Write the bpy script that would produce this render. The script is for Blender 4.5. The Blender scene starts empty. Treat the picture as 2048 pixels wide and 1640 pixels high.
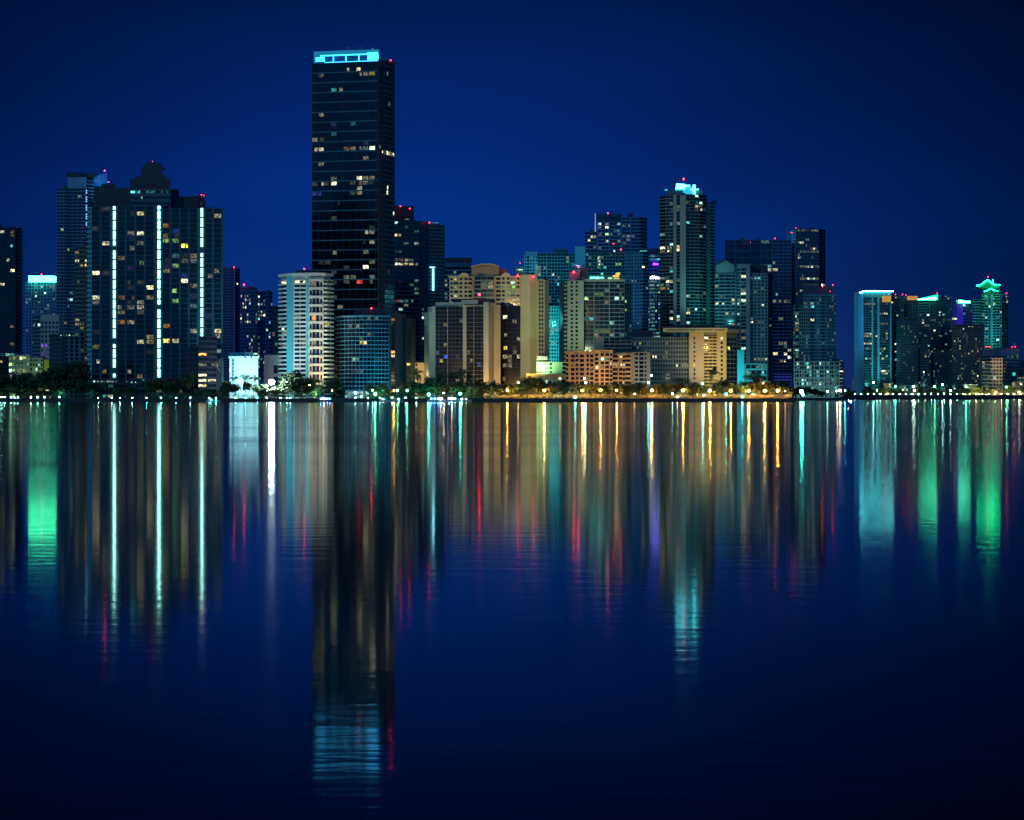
import bpy, math, random, re
from mathutils import Vector, Matrix
random.seed(7)
SC = bpy.context.scene
COL = SC.collection
R = math.radians

# ------------------------------------------------------------------ camera
F = 6000.0          # focal length in photo pixels (2048 wide)
HC = 5.3            # camera height above the water
Y0 = 788.0          # photo row of the horizon
cam_d = bpy.data.cameras.new('camera'); cam = bpy.data.objects.new('camera', cam_d); COL.objects.link(cam)
cam.location = (0, 0, HC); cam.rotation_euler = (R(90), 0, 0)
cam_d.sensor_width = 36; cam_d.lens = 36 * F / 2048
cam_d.shift_y = -(820 - Y0) / 2048.0
cam_d.clip_start = 0.5; cam_d.clip_end = 60000
SC.camera = cam

# ------------------------------------------------------------------ render look
SC.view_settings.view_transform = 'Standard'; SC.view_settings.look = 'None'
SC.view_settings.exposure = 0; SC.view_settings.gamma = 1
SC.render.engine = 'CYCLES'
cy = SC.cycles
cy.use_denoising = True
try: cy.denoiser = 'OPENIMAGEDENOISE'
except Exception: pass
cy.max_bounces = 5; cy.diffuse_bounces = 2; cy.glossy_bounces = 3
cy.sample_clamp_indirect = 30; cy.caustics_reflective = False; cy.caustics_refractive = False

# ------------------------------------------------------------------ world: night sky with the glow of the city low over the skyline
W = bpy.data.worlds.new('World'); SC.world = W; W.use_nodes = True
nt = W.node_tree; nt.nodes.clear()
def N(nt, t, **k):
    n = nt.nodes.new(t)
    for a, v in k.items(): setattr(n, a, v)
    return n
out = N(nt, 'ShaderNodeOutputWorld'); bg = N(nt, 'ShaderNodeBackground')
tc = N(nt, 'ShaderNodeTexCoord'); sep = N(nt, 'ShaderNodeSeparateXYZ')
nt.links.new(tc.outputs['Generated'], sep.inputs[0])
rmp = N(nt, 'ShaderNodeValToRGB'); cr = rmp.color_ramp
stops = [(0.0, (0.012, 0.038, 0.205)), (0.02, (0.005, 0.035, 0.215)), (0.055, (0.0010, 0.029, 0.215)), (0.082, (0.0006, 0.0205, 0.168)), (0.115, (0.0005, 0.0145, 0.112)),
         (0.14, (0.0004, 0.0080, 0.064)), (0.18, (0.0003, 0.0025, 0.022)), (0.3, (0.0002, 0.0015, 0.010)), (1.0, (0.0003, 0.003, 0.013))]
while len(cr.elements) < len(stops): cr.elements.new(0.5)
for e, (p, c) in zip(cr.elements, stops): e.position = p; e.color = (*c, 1)
nt.links.new(sep.outputs[2], rmp.inputs[0])
# the glow is centred over the middle of the skyline and fades to both sides
mx = N(nt, 'ShaderNodeMath', operation='SUBTRACT'); mx.inputs[1].default_value = -0.025
nt.links.new(sep.outputs[0], mx.inputs[0])
ab = N(nt, 'ShaderNodeMath', operation='ABSOLUTE'); nt.links.new(mx.outputs[0], ab.inputs[0])
mr = N(nt, 'ShaderNodeMapRange', interpolation_type='SMOOTHSTEP')
mr.inputs['From Min'].default_value = 0.0; mr.inputs['From Max'].default_value = 0.26
mr.inputs['To Min'].default_value = 1.0; mr.inputs['To Max'].default_value = 0.18
nt.links.new(ab.outputs[0], mr.inputs['Value'])
# behind the camera the sky is brightened, an added blue fill for the facades
bk = N(nt, 'ShaderNodeMapRange', interpolation_type='SMOOTHSTEP')
bk.inputs['From Min'].default_value = 0.6; bk.inputs['From Max'].default_value = -0.7; bk.inputs['To Min'].default_value = 0.0; bk.inputs['To Max'].default_value = 1.0
nt.links.new(sep.outputs[1], bk.inputs['Value'])
back_fill = N(nt, 'ShaderNodeMix', data_type='RGBA'); back_fill.inputs[7].default_value = (0.008, 0.145, 0.40, 1)
vn = N(nt, 'ShaderNodeTexNoise'); vn.inputs['Scale'].default_value = 7; vn.inputs['Detail'].default_value = 5    # thin uneven veil of high cloud
vp = N(nt, 'ShaderNodeMapping'); vp.inputs['Scale'].default_value = (1, 1, 3.5); nt.links.new(tc.outputs['Generated'], vp.inputs[0]); nt.links.new(vp.outputs[0], vn.inputs['Vector'])
vm = N(nt, 'ShaderNodeMapRange'); vm.inputs['From Min'].default_value = 0.3; vm.inputs['From Max'].default_value = 0.7; vm.inputs['To Min'].default_value = 0.88; vm.inputs['To Max'].default_value = 1.10
nt.links.new(vn.outputs[0], vm.inputs['Value'])
mm = N(nt, 'ShaderNodeMath', operation='MULTIPLY'); nt.links.new(mr.outputs[0], mm.inputs[0]); nt.links.new(vm.outputs[0], mm.inputs[1])
sc = N(nt, 'ShaderNodeVectorMath', operation='SCALE'); nt.links.new(rmp.outputs[0], sc.inputs[0]); nt.links.new(mm.outputs[0], sc.inputs['Scale'])
nt.links.new(bk.outputs[0], back_fill.inputs[0]); nt.links.new(sc.outputs[0], back_fill.inputs[6]); nt.links.new(back_fill.outputs[2], bg.inputs[0])
nt.links.new(bg.outputs[0], out.inputs[0])

# ------------------------------------------------------------------ sun lamp standing in for general city glow, from the left behind the camera
sd = bpy.data.lights.new('city_fill', 'SUN'); sd.energy = 0.42; sd.angle = R(0.5); sd.color = (0.55, 0.90, 1.0)
city_fill = bpy.data.objects.new('city_fill', sd); COL.objects.link(city_fill)
city_fill.rotation_euler = Vector((0.80, 0.62, -0.42)).to_track_quat('-Z', 'Y').to_euler()

# ------------------------------------------------------------------ helpers
def X(px, D): return (px - 1024) * D / F
def Z(py, D): return HC + (Y0 - py) * D / F
def P(px, D): return Vector((X(px, D), D, 0))
GROUND = 2.15

MATS = {}
def wallmat(c, rough=0.8, var=0.25, scale=0.05):
    key = ('w', tuple(c), rough)
    if key in MATS: return MATS[key]
    m = bpy.data.materials.new('wall_paint'); m.use_nodes = True; n = m.node_tree; b = n.nodes['Principled BSDF']
    t = N(n, 'ShaderNodeTexCoord'); mp = N(n, 'ShaderNodeMapping'); mp.inputs['Scale'].default_value = (1, 1, 0.25)
    nz = N(n, 'ShaderNodeTexNoise'); nz.inputs['Scale'].default_value = scale; nz.inputs['Detail'].default_value = 6; nz.inputs['Roughness'].default_value = 0.7
    n.links.new(t.outputs['Object'], mp.inputs[0]); n.links.new(mp.outputs[0], nz.inputs['Vector'])
    r = N(n, 'ShaderNodeValToRGB'); e = r.color_ramp.elements
    e[0].position = 0.3; e[1].position = 0.7
    e[0].color = (*[x * (1 - var) for x in c], 1); e[1].color = (*[min(1, x * (1 + var)) for x in c], 1)
    n.links.new(nz.outputs[0], r.inputs[0]); n.links.new(r.outputs[0], b.inputs['Base Color'])
    b.inputs['Roughness'].default_value = rough
    MATS[key] = m; return m
def glassmat(c=(0.006, 0.010, 0.018), rough=0.12):
    key = ('g', tuple(c), rough)
    if key in MATS: return MATS[key]
    m = bpy.data.materials.new('dark_glass'); m.use_nodes = True; n = m.node_tree; b = n.nodes['Principled BSDF']
    t = N(n, 'ShaderNodeTexCoord'); v = N(n, 'ShaderNodeTexVoronoi'); v.inputs['Scale'].default_value = 0.22
    n.links.new(t.outputs['Object'], v.inputs['Vector'])
    mx = N(n, 'ShaderNodeMix', data_type='RGBA')
    mx.inputs[6].default_value = (*[x * 0.3 for x in c], 1); mx.inputs[7].default_value = (*[x * 2.2 for x in c], 1)
    sp = N(n, 'ShaderNodeSeparateColor'); n.links.new(v.outputs['Color'], sp.inputs[0]); n.links.new(sp.outputs[0], mx.inputs[0])
    n.links.new(mx.outputs[2], b.inputs['Base Color']); b.inputs['Roughness'].default_value = rough
    MATS[key] = m; return m
def emat(name, c, s, varied=True, sample=False):
    key = ('e', name)
    if key in MATS: return MATS[key]
    m = bpy.data.materials.new(name); m.use_nodes = True; n = m.node_tree; b = n.nodes['Principled BSDF']
    b.inputs['Base Color'].default_value = (0.02, 0.02, 0.02, 1); b.inputs['Emission Color'].default_value = (*c, 1)
    b.inputs['Emission Strength'].default_value = s
    if varied:   # each room has its own brightness, and curtains and furniture break up the light inside it
        oi = N(n, 'ShaderNodeObjectInfo'); g = N(n, 'ShaderNodeNewGeometry')
        nz = N(n, 'ShaderNodeTexNoise'); nz.inputs['Scale'].default_value = 0.7; nz.inputs['Detail'].default_value = 3
        n.links.new(g.outputs['Position'], nz.inputs['Vector'])
        a = N(n, 'ShaderNodeMapRange'); a.inputs['To Min'].default_value = 0.15; a.inputs['To Max'].default_value = 2.5
        pw = N(n, 'ShaderNodeMath', operation='POWER'); pw.inputs[1].default_value = 4.5; n.links.new(oi.outputs['Random'], pw.inputs[0]); n.links.new(pw.outputs[0], a.inputs['Value'])
        d = N(n, 'ShaderNodeMapRange'); d.inputs['From Min'].default_value = 0.4; d.inputs['From Max'].default_value = 0.6
        d.inputs['To Min'].default_value = 0.12; d.inputs['To Max'].default_value = 1.45
        n.links.new(nz.outputs[0], d.inputs['Value'])
        q = N(n, 'ShaderNodeMath', operation='MULTIPLY'); n.links.new(a.outputs[0], q.inputs[0]); n.links.new(d.outputs[0], q.inputs[1])
        q2 = N(n, 'ShaderNodeMath', operation='MULTIPLY'); n.links.new(q.outputs[0], q2.inputs[0]); q2.inputs[1].default_value = s
        n.links.new(q2.outputs[0], b.inputs['Emission Strength'])
    m.cycles.emission_sampling = 'AUTO' if sample else 'NONE'
    MATS[key] = m; return m
WIN = {
 'w': emat('warm_window', (1, 0.80, 0.40), 0.85), 'c': emat('cream_window', (0.97, 0.95, 0.60), 0.9),
 'k': emat('cool_window', (0.50, 1, 0.80), 0.85), 't': emat('teal_window', (0.08, 0.62, 0.60), 0.9),
 'o': emat('orange_window', (1, 0.42, 0.08), 1.1), 'b': emat('blue_window', (0.06, 0.14, 0.9), 0.4),
 'p': emat('violet_window', (0.25, 0.10, 0.9), 0.5), 'g': emat('green_window', (0.42, 0.85, 0.25), 0.9),
 'h': emat('bright_lobby_window', (0.45, 1, 0.85), 3.0), 'm': emat('shaded_window', (0.95, 0.92, 0.55), 0.26), 'd': emat('dim_window', (0.5, 0.48, 0.32), 0.17), 'r': emat('red_window', (1, 0.03, 0.05), 0.5),
 'y': emat('yellow_window', (0.9, 0.75, 0.12), 1.0), 'i': emat('ice_window', (0.3, 0.75, 1.0), 0.9)}
RED = emat('red_beacon_light', (1, 0.01, 0.03), 34, False, True)
METAL = wallmat((0.05, 0.055, 0.06), 0.5)

def tag(o, label=None, cat=None, group=None, kind=None):
    if label: o['label'] = label
    if cat: o['category'] = cat
    if group: o['group'] = group
    if kind: o['kind'] = kind
    return o
def empty(name, loc, label=None, cat=None, group=None):
    o = bpy.data.objects.new(name, None); COL.objects.link(o); o.location = loc; o.empty_display_size = 2
    return tag(o, label, cat, group)
class MB:
    def __init__(s): s.v = []; s.f = []
    def box8(s, p):
        i = len(s.v); s.v += [tuple(q) for q in p]
        s.f += [(i, i+3, i+2, i+1), (i+4, i+5, i+6, i+7), (i, i+1, i+5, i+4), (i+1, i+2, i+6, i+5), (i+2, i+3, i+7, i+6), (i+3, i, i+4, i+7)]
    def box(s, x0, x1, y0, y1, z0, z1):
        s.box8([(x0,y0,z0),(x1,y0,z0),(x1,y1,z0),(x0,y1,z0),(x0,y0,z1),(x1,y0,z1),(x1,y1,z1),(x0,y1,z1)])
    def fbox(s, fr, u0, u1, n0, n1, z0, z1):     # box in the frame of a facade: u along it, n outwards
        a, u, n = fr
        q = [a + u*u0 + n*n1, a + u*u1 + n*n1, a + u*u1 + n*n0, a + u*u0 + n*n0]
        s.box8([(p.x, p.y, z0) for p in q] + [(p.x, p.y, z1) for p in q])
    def prism(s, pts, z0, z1, top=None):
        i = len(s.v); n = len(pts); top = top or pts
        s.v += [(p[0], p[1], z0) for p in pts] + [(p[0], p[1], z1 if len(p) < 4 else p[3]) for p in top]
        s.f.append(tuple(range(i+n-1, i-1, -1))); s.f.append(tuple(range(i+n, i+2*n)))
        for k in range(n): s.f.append((i+k, i+(k+1) % n, i+n+(k+1) % n, i+n+k))
    def tube(s, p0, p1, r0, r1, n=8):
        p0 = Vector(p0); p1 = Vector(p1); d = (p1-p0).normalized()
        a = d.cross(Vector((0, 0, 1)) if abs(d.z) < 0.9 else Vector((1, 0, 0))).normalized(); b = d.cross(a)
        i = len(s.v)
        for p, r in ((p0, r0), (p1, r1)):
            for k in range(n):
                t = 2*math.pi*k/n; s.v.append(tuple(p + a*math.cos(t)*r + b*math.sin(t)*r))
        for k in range(n): s.f.append((i+k, i+(k+1) % n, i+n+(k+1) % n, i+n+k))
        s.f.append(tuple(range(i+n-1, i-1, -1))); s.f.append(tuple(range(i+n, i+2*n)))
    def ball(s, c, r, n=8, m=6, sz=1.0):
        i = len(s.v); s.v.append((c[0], c[1], c[2]+r*sz))
        for a in range(1, m):
            t = math.pi*a/m
            for k in range(n):
                q = 2*math.pi*k/n; s.v.append((c[0]+r*math.sin(t)*math.cos(q), c[1]+r*math.sin(t)*math.sin(q), c[2]+r*sz*math.cos(t)))
        s.v.append((c[0], c[1], c[2]-r*sz)); e = len(s.v)-1
        for k in range(n): s.f.append((i, i+1+k, i+1+(k+1) % n)); s.f.append((e, e-n+(k+1) % n, e-n+k))
        for a in range(m-2):
            for k in range(n):
                j = i+1+a*n; s.f.append((j+k, j+n+k, j+n+(k+1) % n, j+(k+1) % n))
    def mesh(s, name, mat):
        me = bpy.data.meshes.new(name); me.from_pydata(s.v, [], s.f); me.materials.append(mat); me.update(); return me
    def build(s, name, mat, parent=None, org=None):
        if not s.v: return None
        if parent is not None and org is None: org = parent['_o'] if '_o' in parent else parent.location
        if org is not None: s.v = [(a-org[0], b-org[1], c-org[2]) for a, b, c in s.v]
        o = bpy.data.objects.new(name, s.mesh(name, mat)); COL.objects.link(o)
        if parent is not None: o.parent = parent
        elif org is not None: o.location = org
        return o

SPOTS = []
def fill_spot(px, py, D, tx, ty, tD, col, kw, ang=120, blend=0.9):  # added spot, standing in for city glow; no fixture is built
    l = bpy.data.lights.new('floodlight', 'SPOT'); l.energy = kw*1000; l.color = col; l.spot_size = R(ang); l.spot_blend = blend; l.shadow_soft_size = 0.6
    o = bpy.data.objects.new('floodlight', l); COL.objects.link(o)
    a = Vector((X(px, D), D, Z(py, D))); b = Vector((X(tx, tD), tD, Z(ty, tD)))
    o.location = a; o.rotation_euler = (b-a).to_track_quat('-Z', 'Y').to_euler(); SPOTS.append(o)
WARM = (1.0, 0.72, 0.30); SOD = (1.0, 0.50, 0.14); TEAL = (0.10, 0.85, 0.80); WHITE = (0.75, 1.0, 1.0); GREEN = (0.35, 1.0, 0.45); CYAN = (0.15, 0.65, 1.0); LIME = (0.85, 1.0, 0.35)

WMESH = {}
class Bld:
    def __init__(s, name, label, px, D, cat='tower', group=None):
        s.o = empty(name, (X(px, D), D+12, GROUND), label, cat, group)
        s.D = D; s.mb = {}; s.lit = []; s.dark = []; s.rnd = random.Random(hash_(label))
    fac = 0
    def part(s, name, mat):
        k = (name, mat.name, s.fac)
        if k not in s.mb: s.mb[k] = (MB(), name, mat)
        return s.mb[k][0]
    def block(s, chain, ytop, mat, ybot=None, depth=28, faces=None, part='wall', ytop2=None, cap=None, glass=None, pull=0.22, D=None):
        """chain: visible corners (photo column, distance) left to right; faces: one facade spec (or None) per segment"""
        pts = [P(*c) for c in chain]
        Dr = D or min(c[1] for c in chain)
        z1 = Z(ytop, Dr); z0 = GROUND if ybot is None else Z(ybot, Dr)
        a, b = pts[0], pts[-1]
        back = [Vector((b.x - depth*pull, b.y+depth, 0)), Vector((a.x + depth*pull, a.y+depth, 0))]
        fp = pts + back
        s.uid() if part != 'wall' else None
        s.part(part, mat).prism([(p.x, p.y) for p in fp], z0, z1); s.fac = 0
        wid = (b-a).length
        if part == 'wall' and wid > 9 and ybot is None:      # plant rooms, tanks and rails left standing on the roof
            for k in range(s.rnd.randint(1, 3)):
                q = a + (b-a)*s.rnd.uniform(0.12, 0.78); ww = s.rnd.uniform(1.6, 4.2); hh = s.rnd.uniform(0.9, 2.3); s.uid()
                s.part('roof_unit', METAL).box(q.x, q.x+ww, q.y+5+k*3.2, q.y+8+k*3.2, z1, z1+hh)
            if s.rnd.random() < 0.5:
                q = a + (b-a)*s.rnd.uniform(0.2, 0.8); s.uid(); s.part('mast', METAL).tube((q.x, q.y+4, z1), (q.x, q.y+4, z1+s.rnd.uniform(3, 6)), 0.12, 0.06, 5)
            s.fac = 0
        if cap:                                    # parapet or cornice running round the roof, a little proud
            h, pr, cm = cap
            for i in range(len(pts)-1):
                fr = s.frame(pts[i], pts[i+1]); L = (pts[i+1]-pts[i]).length
                s.part('parapet', cm).fbox(fr, -pr*0.5, L+pr*0.5, 0.02, pr, z1-h*0.6, z1+h*0.4)
        for i, spec in enumerate(faces or []):
            if spec: s.facade(pts[i], pts[i+1], z0, z1, Dr, glass=glass or glassmat(), mat=mat, **spec)
        return s
    def frame(s, a, c):
        u = (c-a).normalized(); return (a, u, Vector((u.y, -u.x, 0)))
    def facade(s, a, c, z0, z1, Dr, cols, fs, p=0.05, pal='cccwwk', sp=0.3, proud=0.3, bal=1.4, lit=(), rows=(), top=0.0, glass=None, mat=None, slab=None,
               every=1, pier=None, colp=None, ptn=None, strip='k', mull=0):
        fr = s.frame(a, c); L = (c-a).length; s.nfac = getattr(s, 'nfac', 0)+1; s.fac = s.nfac
        z1 = z1 - top
        nf = max(1, round((z1-z0)*F/Dr/fs)); fh = (z1-z0)/nf
        toks = []
        for t, w, n in re.findall(r'([A-Za-z])([\d.]+)(?:\*(\d+))?', cols): toks += [(t, float(w))]*int(n or 1)
        tot = sum(w for _, w in toks); u = 0.0
        slabm = slab or mat; pierm = pier or mat
        cells = []; litset = {}
        bounds = []
        for j, (t, w) in enumerate(toks):
            u0, u1 = u, u + w/tot*L; u = u1; bounds.append((t, u0, u1))
        # lit rooms asked for by their place in the photograph
        want = []
        for q in lit:
            want.append((q[0], q[1], q[2] if len(q) > 2 else 'c'))
        def pix(uu, zz):
            w = fr[0] + fr[1]*uu; return (1024 + w.x*F/w.y, Y0 - (zz-HC)*F/w.y)
        glz = [(j, t, u0, u1) for j, (t, u0, u1) in enumerate(bounds) if t in 'GBPD']
        for (qx, qy, col) in want:
            best = None
            for (j, t, u0, u1) in glz:
                for i in range(nf):
                    X_, Y_ = pix((u0+u1)/2, z0+(i+0.5)*fh); d = abs(X_-qx)+abs(Y_-qy)
                    if best is None or d < best[0]: best = (d, i, j)
            if best and best[0] < 16: litset[(best[1], best[2])] = col
        for (qy, x0, x1, col) in rows:
            for (j, t, u0, u1) in glz:
                X_, Y_ = pix((u0+u1)/2, z0)
                if x0 <= X_ <= x1:
                    i = min(range(nf), key=lambda i: abs(pix((u0+u1)/2, z0+(i+0.5)*fh)[1]-qy)); litset[(i, j)] = s.rnd.choice(col)
        for j, (t, u0, u1) in enumerate(bounds):
            w = u1-u0
            if t == 'W':
                s.part('pier', pierm).fbox(fr, u0, u1, 0.01, proud+0.35, z0, z1-0.05); continue
            if t == 'w': continue
            if t == 'L':
                s.fac = s.fac + 100
                m = s.part('light_strip', emat('strip_light', (0.36, 0.97, 0.84), 4.8, False, True))
                s.part('pier', pierm).fbox(fr, u0, u1, 0.01, 0.2, z0, z1)
                for i in range(nf):
                    if s.rnd.random() < 0.97: m.fbox(fr, u0+w*0.33, u1-w*0.33, 0.2, 0.9, z0+i*fh+fh*(0.34 if i % 2 == 0 else 0.10), z0+(i+1)*fh-0.02)
                continue
            if t in 'GBD':
                s.part('glazing', glass).fbox(fr, u0, u1, 0.01, 0.12, z0, z1-0.1)
                if t == 'G':
                    for i in range(0, nf+1):
                        if i % every == 0:
                            s.part('facade_grid', slabm).fbox(fr, u0, u1, 0.12, proud, max(z0, z0+i*fh-fh*sp/2), min(z1, z0+i*fh+fh*sp/2))
                    s.part('facade_grid', slabm).fbox(fr, u1-w*(mull or 0.05), u1, 0.12, proud+0.06, z0, z1-0.06)
                elif t == 'D':
                    for i in range(0, nf+1):
                        s.part('facade_grid', slabm).fbox(fr, u0-0.02, u1+0.02, 0.12, proud, max(z0, z0+i*fh-fh*sp/2), min(z1, z0+i*fh+fh*sp/2))
                    s.part('facade_grid', slabm).fbox(fr, u1-w*(mull or 0.08), u1, 0.12, proud+0.06, z0, z1-0.06)
                elif t == 'B':
                    for i in range(0, nf+1):
                        s.part('balcony_grid', slabm).fbox(fr, u0, u1, 0.12, bal, max(z0, z0+i*fh-fh*sp*0.3), min(z1, z0+i*fh+fh*sp*0.7))
                    s.part('balcony_grid', slabm).fbox(fr, u1-min(mull or 0.35, w*0.08), u1, 0.12, min(bal-0.1, 0.45), z0, z1-0.07)
            for i in range(nf):
                zc0, zc1 = z0+i*fh, z0+(i+1)*fh
                if t == 'P': b = (u0+w*0.22, u1-w*0.22, zc0+fh*0.24, zc0+fh*0.78, 0.10)
                elif t == 'B': b = (u0+w*0.08, u1-w*0.14, zc0+fh*sp*0.7+fh*0.02, zc1-fh*sp*0.3-fh*0.02, 0.19)
                elif t == 'D': b = (u0+w*0.06, u1-w*0.12, zc0+fh*sp/2+fh*0.03, zc1-fh*sp/2-fh*0.03, 0.19)
                else: b = (u0+w*0.07, u1-w*0.12, zc0+fh*sp/2+fh*0.04, zc1-fh*sp/2-fh*0.04, 0.19)
                col = litset.get((i, j))
                pp = p if not callable(p) else p(pix((u0+u1)/2, zc0)[0], pix(0, (zc0+zc1)/2)[1])
                if col is None and s.rnd.random() < pp: col = s.rnd.choice(pal)
                elif col is None and (i-1, j) in litset and s.rnd.random() < pp*2: col = s.rnd.choice(pal)
                rec = (fr, b, glass)
                if col:
                    litset[(i, j)] = col
                    if w > 3 and s.rnd.random() < 0.3:   # only part of the room's glass is bright
                        k = s.rnd.uniform(0.4, 0.8); uu = b[0]+(b[1]-b[0])*(1-k)*s.rnd.choice((0, 1)); b = (uu, uu+(b[1]-b[0])*k, b[2], b[3], b[4]); rec = (fr, b, glass)
                    s.lit.append((rec, WIN[col]))
                else: s.dark.append((rec, t))
        s.fac = 0
    def window(s, rec, mat, th=0.07):
        fr, b, _ = rec; w = round(b[1]-b[0], 1) or 0.1; h = round(b[3]-b[2], 1) or 0.1
        k = (w, h, mat.name, th)
        if k not in WMESH:
            m = MB(); m.box(-w/2, w/2, -th, 0, -h/2, h/2); WMESH[k] = m.mesh('window', mat)
        o = bpy.data.objects.new('window', WMESH[k]); COL.objects.link(o)
        uc = (b[0]+b[1])/2; q = fr[0] + fr[1]*uc + fr[2]*(b[4])
        o.location = (q.x - s.o.location.x, q.y - s.o.location.y, (b[2]+b[3])/2 - s.o.location.z)
        o.rotation_euler = (0, 0, math.atan2(fr[1].y, fr[1].x)); o.parent = s.o
        return o
    def beacon(s, px, py, D=None, r=0.55, mast=4, mat=None):
        D = D or s.D+2; m = MB(); x, z = X(px, D), Z(py, D)
        m.ball((x, D, z), r*0.78, 8, 6); o = m.build('beacon_light', mat or RED, s.o)
        s.uid(); m = s.part('mast', METAL); m.tube((x, D, z-mast), (x, D, z-r*0.9), 0.14, 0.10, 6); s.fac = 0
    def bulb(s, name, mat, px, py, D, r):
        k = ('bulb', mat.name, r)
        if k not in WMESH:
            m = MB(); m.ball((0, 0, 0), r, 7, 5); WMESH[k] = m.mesh(name, mat)
        o = bpy.data.objects.new(name, WMESH[k]); COL.objects.link(o); o.parent = s.o
        o.location = (X(px, D)-s.o.location.x, D-s.o.location.y, Z(py, D)-s.o.location.z)
    def mast(s, px, y0, y1, D=None, r=0.25):
        D = D or s.D+2; s.uid(); s.part('mast', METAL).tube((X(px, D), D, Z(y1, D)), (X(px, D), D, Z(y0, D)), r, r*0.5, 6); s.fac = 0
    def rect(s, name, mat, x0, x1, y0, y1, D=None, th=1.0):     # a box named as a part, given by photo columns and rows at distance D
        D = D or s.D; s.uid(); s.part(name, mat).box(X(x0, D), X(x1, D), D, D+th, Z(y1, D), Z(y0, D)); s.fac = 0; return s
    def uid(s): s.fac = 1000+len(s.mb)
    def done(s):
        s.fac = 0
        cap = 100; s.rnd.shuffle(s.dark); s.lit.sort(key=lambda r: -(r[0][1][1]-r[0][1][0]))
        for rec, mat in s.lit[:cap]: s.window(rec, mat)
        rest = s.lit[cap:]; byw = {}
        for rec, mat in rest:
            fr, b, _ = rec; byw.setdefault(mat.name, (MB(), mat))[0].fbox(fr, b[0], b[1], b[4], b[4]+0.07, b[2], b[3])
        nd = max(0, cap-len(s.lit))
        for rec, t in s.dark[:nd]:
            s.window(rec, rec[2])
        dm = MB(); g = None
        for rec, t in s.dark[nd:]:
            fr, b, g_ = rec; g = g or g_
            if t == 'P': dm.fbox(fr, b[0], b[1], 0.01, b[4]+0.02, b[2], b[3])
        if dm.v or byw:
            # the windows past the first hundred, one part: dark and lit panes share one mesh with several materials
            me_v = list(dm.v); me_f = list(dm.f); mi = [0]*len(dm.f); mats = [g or glassmat()]
            for k, (m, mat) in byw.items():
                off = len(me_v); me_v += m.v; me_f += [tuple(q+off for q in f) for f in m.f]; mats.append(mat); mi += [len(mats)-1]*len(m.f)
            org = s.o.location; me = bpy.data.meshes.new('window'); me.from_pydata([(a-org[0], b-org[1], c-org[2]) for a, b, c in me_v], [], me_f)
            for m in mats: me.materials.append(m)
            me.polygons.foreach_set('material_index', mi); me.update()
            o = bpy.data.objects.new('window', me); COL.objects.link(o); o.parent = s.o; o['kind'] = 'stuff'
        for m, name, mat in s.mb.values(): m.build(name, mat, s.o)
        return s
def hash_(t):
    h = 7
    for ch in t: h = (h*131 + ord(ch)) & 0x7fffffff
    return h

# ------------------------------------------------------------------ water and land
def sheet(name, pts, z, mat, kind='structure'):
    m = MB(); m.v = [(x, y, z) for x, y in pts]; m.f = [tuple(range(len(pts)))]
    o = m.build(name, mat); o['kind'] = kind; return o
wm = bpy.data.materials.new('bay_water'); wm.use_nodes = True; n = wm.node_tree; b = n.nodes['Principled BSDF']
b.inputs['Base Color'].default_value = (0.0, 0.0015, 0.006, 1); b.inputs['IOR'].default_value = 1.10; b.inputs['Specular Tint'].default_value = (0.58, 0.88, 1.0, 1)
t = N(n, 'ShaderNodeTexCoord')
nz = N(n, 'ShaderNodeTexNoise'); nz.inputs['Scale'].default_value = 0.55; nz.inputs['Detail'].default_value = 3; nz.inputs['Roughness'].default_value = 0.6
wmap = N(n, 'ShaderNodeMapping'); wmap.inputs['Scale'].default_value = (0.45, 1.0, 1.0); n.links.new(t.outputs['Object'], wmap.inputs[0])
n.links.new(wmap.outputs[0], nz.inputs['Vector'])
bp = N(n, 'ShaderNodeBump'); bp.inputs['Strength'].default_value = 1.0; bp.inputs['Distance'].default_value = 0.007
n.links.new(nz.outputs[0], bp.inputs['Height']); n.links.new(bp.outputs[0], b.inputs['Normal'])
n2 = N(n, 'ShaderNodeTexNoise'); n2.inputs['Scale'].default_value = 0.02; n2.inputs['Detail'].default_value = 5   # cat's paws: patches of rougher water
n.links.new(t.outputs['Object'], n2.inputs['Vector'])
m2 = N(n, 'ShaderNodeMapRange'); m2.inputs['From Min'].default_value = 0.3; m2.inputs['From Max'].default_value = 0.7
m2.inputs['To Min'].default_value = 0.80; m2.inputs['To Max'].default_value = 1.22
n.links.new(n2.outputs[0], m2.inputs['Value'])
sy = N(n, 'ShaderNodeSeparateXYZ'); n.links.new(t.outputs['Object'], sy.inputs[0])     # calm water by the near shore, rougher out on the bay
m3 = N(n, 'ShaderNodeMapRange'); m3.inputs['From Min'].default_value = 45; m3.inputs['From Max'].default_value = 320; m3.inputs['To Min'].default_value = 0.052; m3.inputs['To Max'].default_value = 0.082
n.links.new(sy.outputs[1], m3.inputs['Value'])
m4 = N(n, 'ShaderNodeMath', operation='MULTIPLY'); n.links.new(m2.outputs[0], m4.inputs[0]); n.links.new(m3.outputs[0], m4.inputs[1]); n.links.new(m4.outputs[0], b.inputs['Roughness'])
sheet('water', [(-4000, -300), (4000, -300), (4000, 3600), (-4000, 3600)], 0, wm)
GRASS = wallmat((0.04, 0.055, 0.03), 0.95, 0.4, 0.3); CONC = wallmat((0.16, 0.15, 0.14), 0.9, 0.3, 0.4)
XS = X(1588, 2000)
m = MB(); m.box(-4000, XS, 2000.6, 30000, -3, GROUND); o = m.build('ground', GRASS); o['kind'] = 'structure'
m = MB(); m.box(XS+0.02, 12000, 2900.6, 30000, -3, 4.2); o = m.build('ground', GRASS); o['kind'] = 'structure'
m = MB(); m.box(-4000, XS+0.5, 1999.6, 2000.55, -3, GROUND+0.25)
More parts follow.
